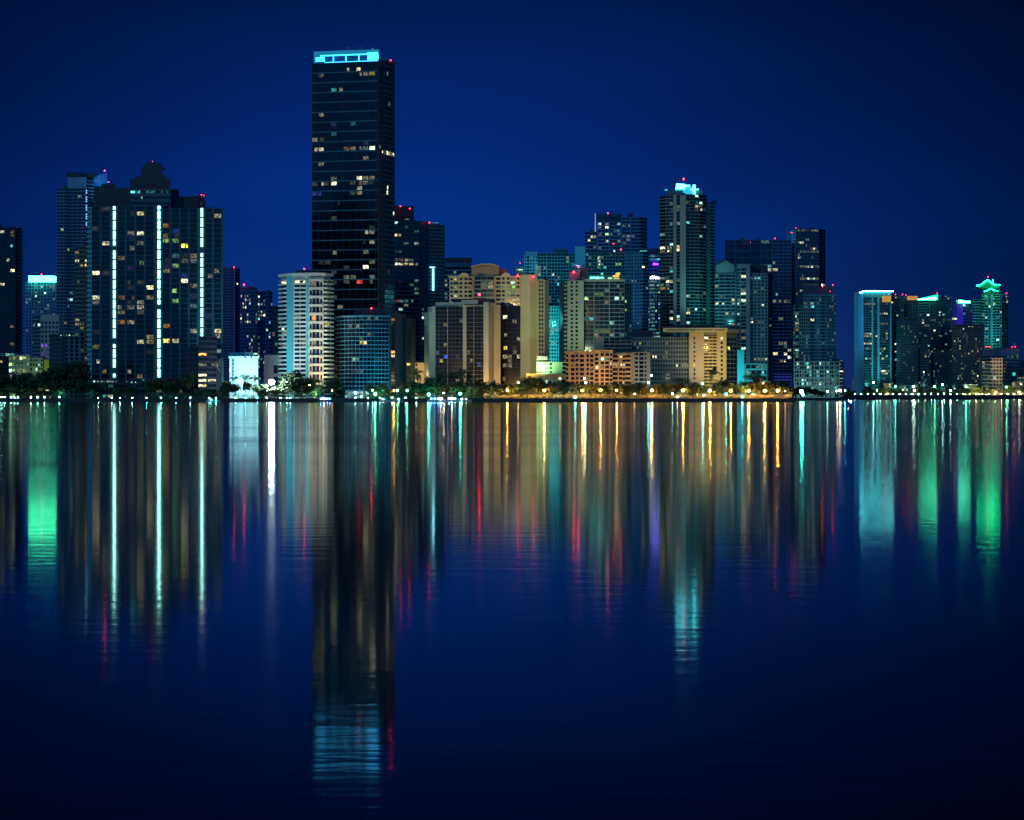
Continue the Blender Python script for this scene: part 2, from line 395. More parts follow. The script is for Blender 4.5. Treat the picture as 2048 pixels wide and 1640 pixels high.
o = tag(m.build('seawall', wallmat((0.05, 0.05, 0.05), 0.9)), 'long dark concrete seawall below the park lamps and the tree line', 'seawall')
m = MB(); m.box(XS+0.6, 2400, 2899.6, 2900.55, -3, 4.35)
for k in range(90): m.box(XS+8+k*12, XS+10+k*12, 2898.9, 2899.58, -1, 3.6)
o = tag(m.build('seawall', wallmat((0.05, 0.05, 0.05), 0.9)), 'tall dark causeway wall along the water under the right hand cluster of towers', 'seawall')
m = MB(); m.box(-900, XS-1, 2003, 2009, GROUND+0.004, GROUND+0.05); o = m.build('promenade', CONC); o['kind'] = 'structure'

# ------------------------------------------------------------------ buildings
T = dict
# ---- far left
dkteal = wallmat((0.05, 0.13, 0.15)); dk = wallmat((0.018, 0.03, 0.05)); dkblue = wallmat((0.02, 0.05, 0.11))
b = Bld('apartment_tower', 'nearly black tower cut by the left picture edge with stacked balconies on its right side', 0, 2150)
b.block([(-60, 2140), (31, 2150)], 452, dk, faces=[T(cols='G9*9 W1', fs=7.0, p=0.02, sp=0.2, slab=wallmat((0.035, 0.045, 0.06)), lit=[(23,468,'d'),(20,492,'t'),(22,493,'t'),(20,517,'c'),(25,653,'c'),(20,685,'w'),(8,707,'t'),(17,707,'k'),(24,707,'t'),(3,720,'w'),(24,718,'t')])])
b.block([(31, 2158), (43, 2163)], 455, wallmat((0.12, 0.11, 0.17)), faces=[T(cols='B1', fs=7.0, p=0, sp=0.34, bal=3.0, slab=wallmat((0.16, 0.16, 0.22)))], depth=10)
b.done()
b = Bld('low_block', 'low pale green lit podium with a flat roof beside the nearly black left tower', 50, 2120, 'building')
b.block([(18, 2112), (60, 2110)], 710, wallmat((0.3, 0.36, 0.22)), faces=[T(cols='G2*6', fs=12, p=0.6, pal='gkcg', sp=0.4, slab=wallmat((0.3, 0.36, 0.22)))])
b.block([(60, 2111), (86, 2111)], 716, wallmat((0.34, 0.4, 0.22)), faces=[T(cols='P2*5', fs=9, p=0.25, pal='gkt')])
b.rect('yellow_annex', wallmat((0.5, 0.42, 0.05)), 88, 98, 719, 760, 2108, 8)
b.done(); fill_spot(60, 770, 2085, 60, 716, 2111, LIME, 5)
b = Bld('hotel_tower', 'blue hotel tower whose whole roof box glows white green, left of the tallest left towers', 84, 2700)
b.block([(51, 2706), (117, 2700)], 564, wallmat((0.05, 0.14, 0.34)), faces=[T(cols='P4*11', fs=6.2, p=0.12, pal='ckkwc')])
b.rect('lit_roof_box', emat('glowing_roof_box', (0.05, 1, 0.42), 11, False, True), 57, 106, 551.5, 563.5, 2698, 20)
b.beacon(83, 549, 2700, r=0.6)
b.done()
b = Bld('office_block', 'beige block with a blank upper band and violet lit square windows at its foot', 92, 2350, 'building')
b.block([(66, 2354), (81, 2352)], 631, wallmat((0.10, 0.22, 0.26)), faces=[T(cols='G3*3', fs=7.6, p=0.03, top=0, lit=[(70,651,'k'),(78,651,'k')])])
b.block([(81, 2351), (118, 2350)], 629, wallmat((0.42, 0.38, 0.36)), faces=[T(cols='P4*5', fs=9.0, top=4.6, p=0.03, lit=[(94,697,'p'),(86,704,'p'),(94,704,'p'),(86,712,'p'),(94,712,'p'),(86,690,'p'),(94,690,'p')])])
b.done()
b = Bld('apartment_block', 'small grey blue block with teal roof edge lights, left of the light strip tower', 133, 2250, 'building')
b.block([(100, 2254), (126, 2250)], 668, wallmat((0.06, 0.09, 0.12)), faces=[T(cols='G3*6', fs=8.2, p=0.0, sp=0.3)])
b.block([(126, 2251), (168, 2254)], 664, wallmat((0.14, 0.18, 0.22)), faces=[T(cols='W1 G2 W1 G2 W1 G2 W1 G2', fs=8.2, p=0.04)])
for x in (122, 127, 133, 139, 145, 148): b.bulb('roof_lamp', WIN['k'], x, 670.5, 2248, 0.55)
b.done()
b = Bld('glass_tower', 'tall slim blue tower with white floor lines and a curved blue roof fin', 150, 2450)
lb = wallmat((0.12, 0.22, 0.36))
b.block([(115, 2456), (135, 2452)], 376, dkblue, faces=[T(cols='B5*3 W.3', fs=6.7, p=0.01, sp=0.22, slab=lb, bal=1.2)])
b.block([(135, 2452), (173, 2450)], 376, dkblue, faces=[T(cols='G2 W.4 G4 G5*3', fs=6.7, p=0.012, sp=0.24, slab=lb, lit=[(141,597,'k'),(128,597,'k'),(128,612,'k'),(145,588,'k')])])
b.block([(135, 2453), (173, 2451)], 354, lb, ybot=376)
b.block([(133, 2456), (190, 2457)], 345, dk, ybot=354.2, part='roof_cap')
b.block([(173, 2451), (184, 2456), (193, 2470)], 362, dkblue, faces=[T(cols='B1', fs=6.7, p=0, sp=0.3, slab=lb, bal=2), T(cols='B1', fs=6.7, p=0, sp=0.3, slab=lb, bal=1)])
m = b.part('roof_fin', wallmat((0.10, 0.32, 0.72))); zt, zb = Z(345, 2460), Z(372, 2460)
m.prism([(X(187,2460),2460),(X(200,2460),2458),(X(213,2460),2464),(X(213,2460),2466),(X(200,2460),2460.5),(X(187,2460),2462.5)], zb, zt-4, top=[(X(187,2460),2460,0,zt-4),(X(200,2460),2458,0,zt-2),(X(213,2460),2464,0,zt),(X(213,2460),2466,0,zt),(X(200,2460),2460.5,0,zt-2),(X(187,2460),2462.5,0,zt-4)])
sl = b.part('edge_light', emat('blue_edge_light', (0.3, 0.6, 1.0), 1.3, False))
for k in range(17):
    if k % 4 != 2: sl.fbox((P(172, 2449), Vector((1,0,0)), Vector((0,-1,0))), 0, 0.9, 0.3, 0.8, Z(380+k*4.3+2.6, 2449), Z(380+k*4.3, 2449))
b.beacon(209.5, 341.5, 2462, r=0.7, mast=3); b.beacon(217, 364, 2440, r=0.4, mast=3)
b.done(); fill_spot(222, 425, 2432, 200, 358, 2460, CYAN, 28, 60)
b = Bld('apartment_tower', 'dim tan tower wedged behind the dark tower with light strips, its windows yellow green', 164, 2300)
b.block([(150, 2302), (178, 2300)], 492, wallmat((0.16, 0.15, 0.11)), faces=[T(cols='G3*2 P2 W1', fs=8.4, p=0.08, pal='ycgc', sp=0.4, lit=[(159,516,'d'),(162,534,'c'),(169,534,'y'),(160,650,'c'),(163,657,'y'),(161,675,'w')])])
b.done()

# ---- the dark tower with three light strips
b = Bld('residential_tower', 'wide dark gridded tower with three vertical white light strips and a stepped pyramid top', 310, 2090)
fr_ = wallmat((0.02, 0.085, 0.11))
lit6 = [(208,413,'m'),(281,427,'w'),(264,426,'d'),(193,454,'m'),(281,466,'c'),(211,482,'c'),(265,475,'b'),(282,485,'d'),(264,497,'c'),(281,526,'g'),(263,534,'p'),(193,543,'w'),(264,565,'d'),(281,566,'m'),(300,575,'w'),(264,575,'d'),(193,593,'c'),(192,603,'d'),(264,595,'m'),(300,595,'w'),(245,594,'o'),(247,614,'m'),(265,615,'c'),(281,615,'c'),(246,624,'w'),(282,624,'d'),(246,643,'o'),(281,684,'m'),(300,684,'w'),(300,704,'d'),(193,693,'y'),(193,723,'c'),(208,743,'y'),(265,743,'m'),(281,753,'w'),
 (334,449,'o'),(350,458,'b'),(335,469,'o'),(352,468,'m'),(335,478,'g'),(351,478,'g'),(368,488,'y'),(387,508,'w'),(349,508,'i'),(334,526,'d'),(351,527,'g'),(368,517,'d'),(368,566,'c'),(387,576,'m'),(353,586,'g'),(352,605,'g'),(438,432,'c'),(438,539,'w'),(387,615,'i'),(422,627,'p'),(331,653,'o'),(352,684,'m'),(332,684,'y'),(438,658,'w'),(438,667,'m'),(438,704,'k'),(386,661,'c'),(368,555,'b'),(208,545,'d')]
g6 = T(fs=9.9, p=0.02, pal='dddwp', sp=0.16, proud=0.5, slab=fr_, every=1, lit=lit6, mull=0.22, strip='k')
b.block([(175, 2106), (184, 2096), (325, 2090)], 412, fr_, faces=[T(cols='G1*2', fs=9.9, p=0, sp=0.5, slab=wallmat((0.08,0.42,0.5)), mull=0.3), T(cols='G19*2 L11 G18.6*4 L13', **g6)])  # left return: light from the left put into its brighter slab colour
b.block([(325, 2091.5), (446, 2096)], 416, fr_, faces=[T(cols='G18*4 L12 G18*2', **g6)])
top6 = wallmat((0.03, 0.035, 0.05))
b.block([(188, 2100), (262, 2098)], 376, top6, ybot=412.5, part='roof_block', ytop2=0); b.block([(203, 2100), (231, 2100)], 367.5, top6, ybot=376, part='roof_block', depth=18)
b.block([(261, 2096), (342, 2094)], 378, wallmat((0.05, 0.09, 0.12)), ybot=412, part='roof_block', depth=24, faces=[T(cols='G5*8', fs=11, p=0.0, sp=0.5, lit=[(283,396,'k'),(268,386,'t'),(280,386,'t'),(300,386,'t'),(311,386,'t'),(323,387,'t'),(334,388,'t')])])
for (x0, x1, yt, yb) in ((260, 341, 357, 378), (270, 333, 350.5, 357), (282, 325, 336, 350.5)):
    b.block([(x0, 2098), (x1, 2096)], yt, top6, ybot=yb, part='pyramid_top', depth=20)
cx = X(304, 2098); m = b.part('pyramid_top', top6); zb = Z(336, 2097)
w = 21*2098/F; m.prism([(cx-w,2098),(cx+w,2098),(cx+w,2116),(cx-w,2116)], zb, zb+5, top=[(cx-4,2101,0,zb+4.6),(cx+4,2101,0,zb+4.6),(cx+4,2110,0,zb+4.6),(cx-4,2110,0,zb+4.6)])
b.block([(341, 2100), (352, 2100)], 378, top6, ybot=416, part='roof_block', depth=18); b.block([(352, 2100), (395, 2100)], 393, top6, ybot=416, part='roof_block')
b.block([(395, 2101), (412, 2101)], 401, top6, ybot=416, part='roof_block', depth=18); b.block([(390, 2103), (409, 2103)], 390, top6, ybot=401, part='roof_block', depth=16)
b.beacon(305, 323, 2105, r=0.25, mast=2); b.beacon(403, 389.5, 2099, r=0.4, mast=2); b.beacon(408, 391, 2099, r=0.25, mast=2)
b.bulb('roof_lamp', WIN['k'], 403, 408, 2094, 0.6)
b.block([(184, 2055), (398, 2052)], 757, wallmat((0.03, 0.05, 0.06)), part='podium', depth=30, faces=[T(cols='G9*20', fs=11, p=0.10, pal='wcdt', sp=0.4)])
for x in [188,196,203,208,215,222,225,232,253,263,271,291,318,348,358,366,371,378,388]:
    b.bulb('podium_lamp', WIN['k'], x, 763.5+b.rnd.uniform(-1,1), 2050, b.rnd.uniform(0.35, 0.8))
b.done()
b = Bld('stepped_block', 'dark stepped block with wide lit rooms before the light strip tower\'s right end', 412, 2045, 'building')
b.block([(396, 2042), (434, 2044)], 672, wallmat((0.02, 0.025, 0.04)), faces=[T(cols='G20*2', fs=10.4, p=0.02, sp=0.5, slab=wallmat((0.025,0.03,0.045)), lit=[(404,712,'o'),(417,732,'c'),(405,732,'c'),(409,752,'w'),(422,762,'c'),(405,762,'c'),(412,773,'w')])])
b.block([(372, 2046), (396, 2043)], 694, wallmat((0.02, 0.025, 0.04)), faces=[T(cols='G12*2', fs=10.4, p=0.04, sp=0.5)])
for k in range(16): b.bulb('small_lamp', WIN['c'], 432+b.rnd.uniform(0, 11), 721+b.rnd.uniform(0, 22), 2041.5, 0.3)
b.block([(434, 2048), (444, 2048)], 716, wallmat((0.02, 0.03, 0.045)), depth=14)
b.done()
b = Bld('glass_tower', 'faint violet blue tower with thin pale ribs, right of the light strip tower', 462, 3000)
b.block([(430, 3006), (470, 3000), (479, 3010)], 536, wallmat((0.05, 0.06, 0.22)), faces=[T(cols='W.2 G3 W.2 G3 W.2 G3 W.3', fs=5.6, p=0.004, sp=0.4, slab=wallmat((0.05,0.08,0.26)), pier=wallmat((0.16,0.13,0.34))), T(cols='G1*3', fs=5.6, p=0.02)])
b.beacon(468, 534.5, 2998, r=0.6, mast=2); b.done()
b = Bld('residential_tower', 'blue tower with a red roof corner light and many scattered lit windows', 512, 2800)
bl = wallmat((0.035, 0.08, 0.24))
pf = lambda x, y: 0.0 if y < 588 else (0.15 if x < 530 else 0.06)
b.block([(480, 2800), (515, 2802)], 574, bl, faces=[T(cols='P3*8', fs=7.4, p=pf, pal='cckwc')])
b.block([(515, 2806), (545, 2808)], 583, bl, faces=[T(cols='P3*4 W.5 G2*2', fs=7.4, p=pf, pal='cckgt')])
b.beacon(488, 569.5, 2798, r=0.9, mast=4); b.done()
b = Bld('office_block', 'narrow dark block with two teal lit rooms, just left of the white balcony tower', 553, 2350, 'building')
b.block([(545, 2352), (566, 2350)], 612, wallmat((0.03, 0.05, 0.1)), faces=[T(cols='G3*4', fs=10.5, p=0.03, lit=[(556,634,'t'),(561,634,'k'),(563,646,'k'),(551,693,'k'),(561,693,'k')])])
b.done()
b = Bld('low_block', 'low grey beige block half hidden behind the foot of the white balcony tower', 600, 2120, 'building')
b.block([(528, 2120), (566, 2118)], 710, wallmat((0.30, 0.24, 0.25)), faces=[T(cols='w4 G2 G2', fs=26, p=0, top=6)])
b.block([(655, 2110), (682, 2112)], 711, wallmat((0.34, 0.25, 0.2)), faces=[T(cols='w1', fs=14)]); b.done()
b = Bld('lit_pavilion', 'low brightly floodlit white building with wall ribs and a teal roof band behind three palms', 488, 2070, 'building')
b.block([(459, 2070), (516, 2072)], 714, wallmat((0.75, 0.78, 0.78), var=0.05), faces=[T(cols='W1 w3 W1 w2 W1 w2 W1 w2 W1 w2 W1 w2 W1 w2 W1', fs=40, proud=1.1)], cap=(1.6, 1.2, wallmat((0.7,0.75,0.75))))
b.block([(459, 2080), (505, 2080)], 704.5, wallmat((0.25, 0.6, 0.62)), ybot=715, part='roof_band', depth=12)
for k in range(5): b.rect('dark_slot', glassmat(), 465, 467, 718+k*7.5, 723+k*7.5, 2068.5, 1)
b.mast(490.5, 702, 716, 2069, 0.5); b.mast(503, 702, 716, 2069, 0.5)
b.rect('roof_sign', WIN['k'], 506, 515, 706, 709, 2071, 1)
b.done(); fill_spot(474, 776, 2052, 474, 730, 2071, (0.25,0.8,1.0), 30, 140); fill_spot(502, 776, 2050, 502, 728, 2071, (0.25,0.8,1.0), 30, 140)

# ---- white balcony tower
b = Bld('balcony_tower', 'white curved balcony tower with a teal lit pier and dark round roof room', 611, 2070)
cr_ = wallmat((0.56, 0.51, 0.43), var=0.1); pt = wallmat((0.10, 0.42, 0.46), var=0.1); gl = glassmat((0.01, 0.012, 0.03))  # the piers' teal light is put into their own colour
ch = [(563, 2092), (576, 2078), (587, 2072), (617, 2066), (647, 2068), (661, 2082)]
L10 = [(601,568,'w'),(607,568,'c'),(631,562,'c'),(600,679,'w'),(606,679,'c'),(602,688,'w'),(631,684,'w'),(601,636,'c'),(570,672,'c'),(570,562,'w'),(591,731,'w'),(601,731,'w'),(600,644,'c'),(655,646,'y'),(631,636,'o'),(570,688,'w')]
b.block(ch, 548, cr_, faces=[T(cols='B1', fs=8.45, top=4, p=0.02, sp=0.4, bal=2.4, lit=L10), T(cols='W1', fs=8.45, p=0, proud=0.8, pier=pt), T(cols='w.2 B1*2 W.35', pier=pt, fs=8.45, top=4, p=0.02, sp=0.42, bal=1.6, lit=L10), T(cols='W.15 P.7 D.8 D.8 P.7 W.15', fs=17, top=4, p=0.0, lit=L10), T(cols='B1', fs=8.45, top=4, p=0.01, sp=0.42, bal=2.6, lit=L10)], glass=gl, cap=(2.0, 1.8, cr_))
fl = b.part('frame_ledge', cr_)
frm = b.frame(P(617, 2066), P(647, 2068)); fh = (Z(548,2066)-4-GROUND)/round((Z(548,2066)-4-GROUND)*F/2066/17)
for i in range(1, 15): fl.fbox(frm, 0, 10.2, 0.3, 1.9, GROUND+i*fh-0.5, GROUND+i*fh+0.7)
m = b.part('roof_room', dk); c = P(607, 2080); m.prism([(c.x+5.6*math.cos(t*math.pi/8), c.y+5.6*math.sin(t*math.pi/8)) for t in range(16)], Z(548, 2080), Z(541, 2080))
b.beacon(608.5, 538, 2076, r=0.6, mast=2); b.done()
fill_spot(545, 770, 2035, 582, 660, 2072, CYAN, 36, 110); fill_spot(560, 690, 2020, 585, 600, 2070, CYAN, 30, 60); fill_spot(655, 765, 2046, 645, 700, 2068, WARM, 40, 120); fill_spot(650, 700, 2020, 640, 620, 2068, (1,0.75,0.45), 42, 70)
b = Bld('office_block', 'teal lit office block seen between the white balcony tower and the blue curved block', 678, 2300, 'building')
b.block([(658, 2302), (702, 2300)], 629, wallmat((0.04, 0.13, 0.18)), faces=[T(cols='G3*8', fs=11, p=0.02, lit=[(665,634,'k'),(670,634,'k'),(682,634,'k'),(689,634,'k'),(669,646,'k'),(676,646,'k'),(681,647,'k'),(668,670,'k'),(680,670,'k'),(669,693,'k'),(680,693,'k')])])
b.done()
# ---- the tallest tower
b = Bld('skyscraper', 'tallest dark tower with a white blue lit crown frame and a few lit offices', 700, 2250, 'skyscraper')
L11 = [(692,139,'m'),(717,137,'w'),(717,148,'c'),(730,148,'c'),(745,147,'y'),(643,151,'d'),(668,179,'t'),(680,180,'m'),(629,280,'m'),(643,279,'d'),(629,300,'m'),(643,300,'m'),(692,297,'o'),(705,297,'c'),(717,296,'w'),(730,296,'k'),(745,295,'c'),(668,357,'m'),(630,368,'m'),(643,368,'m'),(655,367,'m'),(668,367,'c'),(717,356,'c'),(730,355,'w'),(745,355,'w'),(705,366,'m'),(717,366,'o'),(730,365,'c'),(745,365,'d'),(717,375,'m'),(705,387,'m'),(717,386,'w'),(630,388,'b'),(643,388,'b'),(680,407,'d'),(668,437,'m'),(730,464,'c'),(743,463,'c'),(730,482,'d'),(743,482,'c'),(669,502,'c'),(731,500,'d'),(731,529,'c'),(744,528,'m'),(643,530,'d'),(656,530,'m'),(668,540,'m'),(692,557,'d'),(705,557,'c'),(744,556,'k'),(668,567,'m'),(692,567,'m'),(720,565,'r'),(744,566,'m'),(668,593,'m'),(681,612,'m'),(668,250,'b'),(705,248,'t'),(668,268,'t'),(643,230,'d'),(643,330,'d'),(730,318,'d')]
fs_g = glassmat((0.003, 0.004, 0.012)); bnd = wallmat((0.04, 0.15, 0.19))
b.block([(624, 2267), (755, 2250)], 122, wallmat((0.02, 0.03, 0.05)), faces=[T(cols='G10*10 G3', fs=9.95, p=0.006, pal='d', sp=0.22, slab=bnd, every=2, lit=L11, mull=0.01)], glass=fs_g, depth=44)
b.block([(755.2, 2250), (768, 2262)], 118, wallmat((0.03, 0.06, 0.09)), faces=[T(cols='W1 G1 W1 G1 W1', fs=9.95, p=0.0, sp=0.3, lit=[(758,298,'g'),(763,300,'c')])], glass=fs_g, D=2250, depth=32)
b.block([(768, 2264), (788, 2290)], 116, wallmat((0.02, 0.03, 0.05)), faces=[T(cols='G1*5', fs=9.95, p=0.006, sp=0.2, slab=bnd, rows=[(305, 768, 790, 'c')], lit=[(775,143,'k'),(775,380,'c'),(775,390,'c')])], glass=fs_g, D=2250, depth=18, pull=0)
# crown: a hollow frame of white panels, their floodlighting put into glowing materials; four openings show the dark roof structure
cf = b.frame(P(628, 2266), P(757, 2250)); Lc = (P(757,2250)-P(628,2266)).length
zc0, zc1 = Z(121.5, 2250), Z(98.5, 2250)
cw = b.part('crown_frame', emat('crown_glow_dim', (0.004, 0.24, 0.42), 0.75, False, True)); cb = b.part('crown_glow', emat('crown_glow_bright', (0.035, 0.47, 1.0), 3.6, False, True))
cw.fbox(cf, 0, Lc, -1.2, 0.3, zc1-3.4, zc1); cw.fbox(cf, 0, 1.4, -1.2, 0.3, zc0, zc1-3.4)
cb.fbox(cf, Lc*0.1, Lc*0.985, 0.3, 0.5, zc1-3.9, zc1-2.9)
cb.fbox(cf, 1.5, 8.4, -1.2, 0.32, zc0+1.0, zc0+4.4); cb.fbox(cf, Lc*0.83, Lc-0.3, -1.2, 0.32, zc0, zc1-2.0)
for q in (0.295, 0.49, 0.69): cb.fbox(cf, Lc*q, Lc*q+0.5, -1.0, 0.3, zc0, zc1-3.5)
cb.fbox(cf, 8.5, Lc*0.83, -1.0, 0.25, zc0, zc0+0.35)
cd = b.part('crown_back', wallmat((0.03, 0.12, 0.25))); cd.fbox(cf, 8, Lc*0.83, -6, -5, zc0, zc1-3.0); cd.fbox(cf, 0, Lc, -8, -6.2, zc0, zc0+1)
for q in (0.2, 0.38, 0.6): cd.fbox(cf, Lc*q, Lc*q+4, -5, -3.5, zc0, zc0+2.6)
b.mast(671, 92, 99, 2262, 0.12)
for x in (697, 720, 745): b.bulb('roof_lamp', WIN['i'], x, 95.5 if x < 740 else 97, 2262, 0.45)
b.mast(697, 95.5, 100, 2262, 0.1); b.mast(720, 95.5, 100, 2262, 0.1); b.mast(745, 97, 100, 2262, 0.1)
b.beacon(781.5, 120.5, 2276, r=0.6, mast=3); b.beacon(743, 617, 2058, r=0.01, mast=1) if False else None
b.done()
b = Bld('office_tower', 'dark office tower with one fully lit floor and a bright vertical light line', 838, 2350)
b.block([(786, 2352), (828, 2362)], 411, dk, ybot=442, depth=20, part='roof_block')
L12 = [(809,450,'g'),(815,450,'g'),(791,468,'w'),(803,468,'w'),(815,483,'k'),(837,483,'k'),(791,500,'d'),(803,500,'w'),(791,516,'c'),(803,516,'w'),(815,516,'c'),(825,516,'k'),(836,460,'t'),(825,572,'g'),(836,564,'k'),(836,580,'k'),(836,588,'g'),(802,563,'d'),(802,604,'k'),(814,604,'k'),(825,604,'k'),(813,612,'c'),(792,604,'r'),(846,565,'d'),(848,575,'d')]
b.block([(764, 2346), (786, 2350)], 520, wallmat((0.03, 0.05, 0.08)), faces=[T(cols='P1*5', fs=8.3, p=0.16, pal='dddc')])
b.block([(786, 2350), (840, 2356), (857, 2362)], 441, wallmat((0.025, 0.06, 0.10)), faces=[T(cols='G2*5 W.3', fs=8.2, p=0.02, lit=L12, rows=[(531, 786, 842, 'cw')], sp=0.35, slab=wallmat((0.03,0.08,0.14))), T(cols='W1 P2 P2 W1', fs=8.2, p=0.05)])
b.block([(857, 2362), (889, 2372)], 447, wallmat((0.08, 0.15, 0.15)), faces=[T(cols='G1*7', fs=7.2, p=0.01, pal='dt', sp=0.5, slab=wallmat((0.07,0.16,0.17)))], D=2350)
ll = b.part('light_line', emat('white_line_light', (0.25, 0.85, 1.0), 5, False, True)); f12 = b.frame(P(857,2362), P(889,2372))
ll.fbox(f12, 3.4, 4.4, 0.9, 1.4, Z(581, 2360), Z(537, 2360)); ll.fbox(f12, 0.6, 5.5, 0.9, 1.2, Z(535, 2360), Z(533.6, 2360))
b.part('roof_edge_light', WIN['i']).fbox(f12, 1.5, 9.5, 0.6, 1.0, Z(445.6, 2360), Z(444.4, 2360))
b.part('roof_edge_light', WIN['i']).box(X(810,2350), X(818,2350), 2349.5, 2350, Z(439, 2350), Z(437.6, 2350))
b.beacon(801, 412.5, 2351, r=0.5, mast=2); b.beacon(819.5, 417, 2352, r=0.5, mast=2); b.beacon(858.5, 445, 2358, r=0.5, mast=2)
b.done()
b = Bld('office_tower', 'flat roofed blue tower with a dark top band behind the tan arched condo, left side', 916, 2600)
b.block([(889, 2602), (943, 2600)], 518, wallmat((0.03, 0.08, 0.18)), faces=[T(cols='G4*9', fs=8.6, top=6, p=0.10, pal='ckkt', sp=0.4, slab=wallmat((0.04,0.12,0.26)), lit=[(897,549,'c'),(903,549,'c'),(910,549,'c'),(915,549,'k'),(892,567,'c'),(892,585,'k')])], cap=(3, 1.2, dk)); b.done()

# ---- blue curved block
b = Bld('curved_block', 'broad blue block with curved teal slab lines, right of the white balcony tower', 745, 2062, 'building')
bs = wallmat((0.07, 0.23, 0.30)); bw = wallmat((0.05, 0.13, 0.20))
L13 = [(725,638,'d'),(750,638,'w'),(704,650,'d'),(746,667,'d'),(725,677,'g'),(725,688,'y'),(731,688,'w'),(705,717,'k'),(759,716,'d'),(754,716,'d'),(706,745,'d'),(722,740,'d')]
ch = [(674, 2092), (690, 2074), (712, 2065), (742, 2062), (777, 2068)]
gg = lambda n: T(cols='B2*%d' % n, fs=8.3, p=0.006, pal='dwo', sp=0.2, bal=1.3, slab=bs, lit=L13, mull=0.12)
b.block(ch, 632, bw, faces=[gg(2), gg(3), gg(4), gg(5)], cap=(1.2, 1.6, bs), D=2062)
b.block([(777, 2068), (811, 2090)], 626, wallmat((0.035, 0.055, 0.09)), faces=[T(cols='W.6 G1.2 W3', fs=8.3, p=0, lit=[(782,638,'o'),(782,647,'g'),(782,705,'o'),(782,715,'w')], proud=0.1)], D=2062)
b.block([(811, 2084), (823, 2092)], 634, wallmat((0.03, 0.05, 0.08)), D=2062, faces=[T(cols='P1', fs=8.3, p=0, lit=[(817,725,'y')])])
b.block([(709, 2078), (768, 2078)], 620, dk, ybot=633, part='roof_room', depth=10)
b.beacon(742.5, 616.5, 2076, r=0.65, mast=2)
b.block([(690, 2050), (738, 2048)], 782, wallmat((0.3, 0.34, 0.34)), part='entrance_canopy', depth=12, faces=[T(cols='D4*8', fs=8, p=1.0, pal='hkc')])
b.done()
fill_spot(700, 776, 2028, 712, 720, 2066, CYAN, 26, 120); fill_spot(790, 782, 2036, 765, 750, 2066, TEAL, 34, 120); fill_spot(740, 700, 2010, 740, 660, 2066, CYAN, 8, 80)

# ---- dark gridded block with beige piers
b = Bld('apartment_block', 'dark gridded block with pale beige piers in front of the tan arched condo', 950, 2064, 'building')
be = wallmat((0.42, 0.39, 0.28), var=0.12); ln = wallmat((0.15, 0.13, 0.10)); g14 = glassmat((0.003, 0.003, 0.006), 0.3)
L14 = [(925,642,'c'),(888,653,'w'),(888,687,'w'),(873,708,'k'),(939,703,'k'),(948,720,'c'),(881,722,'y'),(945,674,'d'),(918,712,'b'),(959,731,'b')]
b.block([(858, 2080), (864, 2076)], 623, be); b.block([(864, 2074), (871, 2070)], 612, be)
b.block([(871, 2070), (967, 2060)], 613, wallmat((0.03, 0.028, 0.035)), faces=[T(cols='G8.3*3 W.9 G8*3 G7 W7 G7.5*2 W.5 G7.5*2 G4', fs=7.95, p=0.008, pal='dwb', sp=0.13, proud=0.4, slab=ln, lit=L14, pier=be, mull=0.03)], glass=g14, D=2062)
b.block([(871, 2072), (923, 2066)], 604, be, ybot=612, part='roof_wall', D=2062); b.block([(923, 2066), (956, 2064)], 599.5, be, ybot=608, part='roof_wall', D=2062); b.block([(905, 2080), (990, 2080)], 597.5, dk, ybot=606, part='roof_room')
b.block([(967, 2058), (977, 2057), (987, 2068)], 604, be, D=2058); b.block([(987.2, 2066), (1001, 2064)], 610, be, D=2062)
b.block([(1001, 2074), (1041, 2070)], 611, wallmat((0.02, 0.018, 0.025)), faces=[T(cols='w1.2 G3 G2.6 G2.6 G2', fs=8.7, p=0.02, pal='wd', sp=0.12, slab=wallmat((0.05,0.05,0.06)), lit=[(1015,638,'c'),(1026,639,'w'),(1006,665,'w'),(1015,665,'c'),(1037,674,'w'),(1006,693,'d'),(1015,693,'y'),(1006,710,'c'),(1016,711,'w'),(1037,711,'c'),(1017,720,'w'),(1006,728,'d'),(1016,727,'d'),(1006,757,'w')])], glass=g14, D=2062)
b.block([(1001, 2078), (1010, 2078)], 604, dk, ybot=611, part='roof_room', depth=12)
b.beacon(958.5, 589, 2078, r=1.0, mast=3); b.done()
fill_spot(978, 784, 2034, 982, 740, 2060, (1,0.6,0.15), 46, 110); fill_spot(985, 700, 2005, 985, 660, 2060, WARM, 26, 50); fill_spot(862, 740, 2030, 866, 690, 2072, WARM, 9, 90)
b = Bld('low_block', 'low flat orange tan block with a palm, left of the dark gridded block', 842, 2110, 'building')
b.block([(824, 2110), (860, 2112)], 725, wallmat((0.62, 0.42, 0.22)), faces=[T(cols='P2*2 w8', fs=9, p=0)])
b.block([(826, 2114), (858, 2114)], 720.5, dk, ybot=725, part='roof_room', depth=10); b.done(); fill_spot(848, 765, 2085, 845, 735, 2110, WARM, 22, 110)

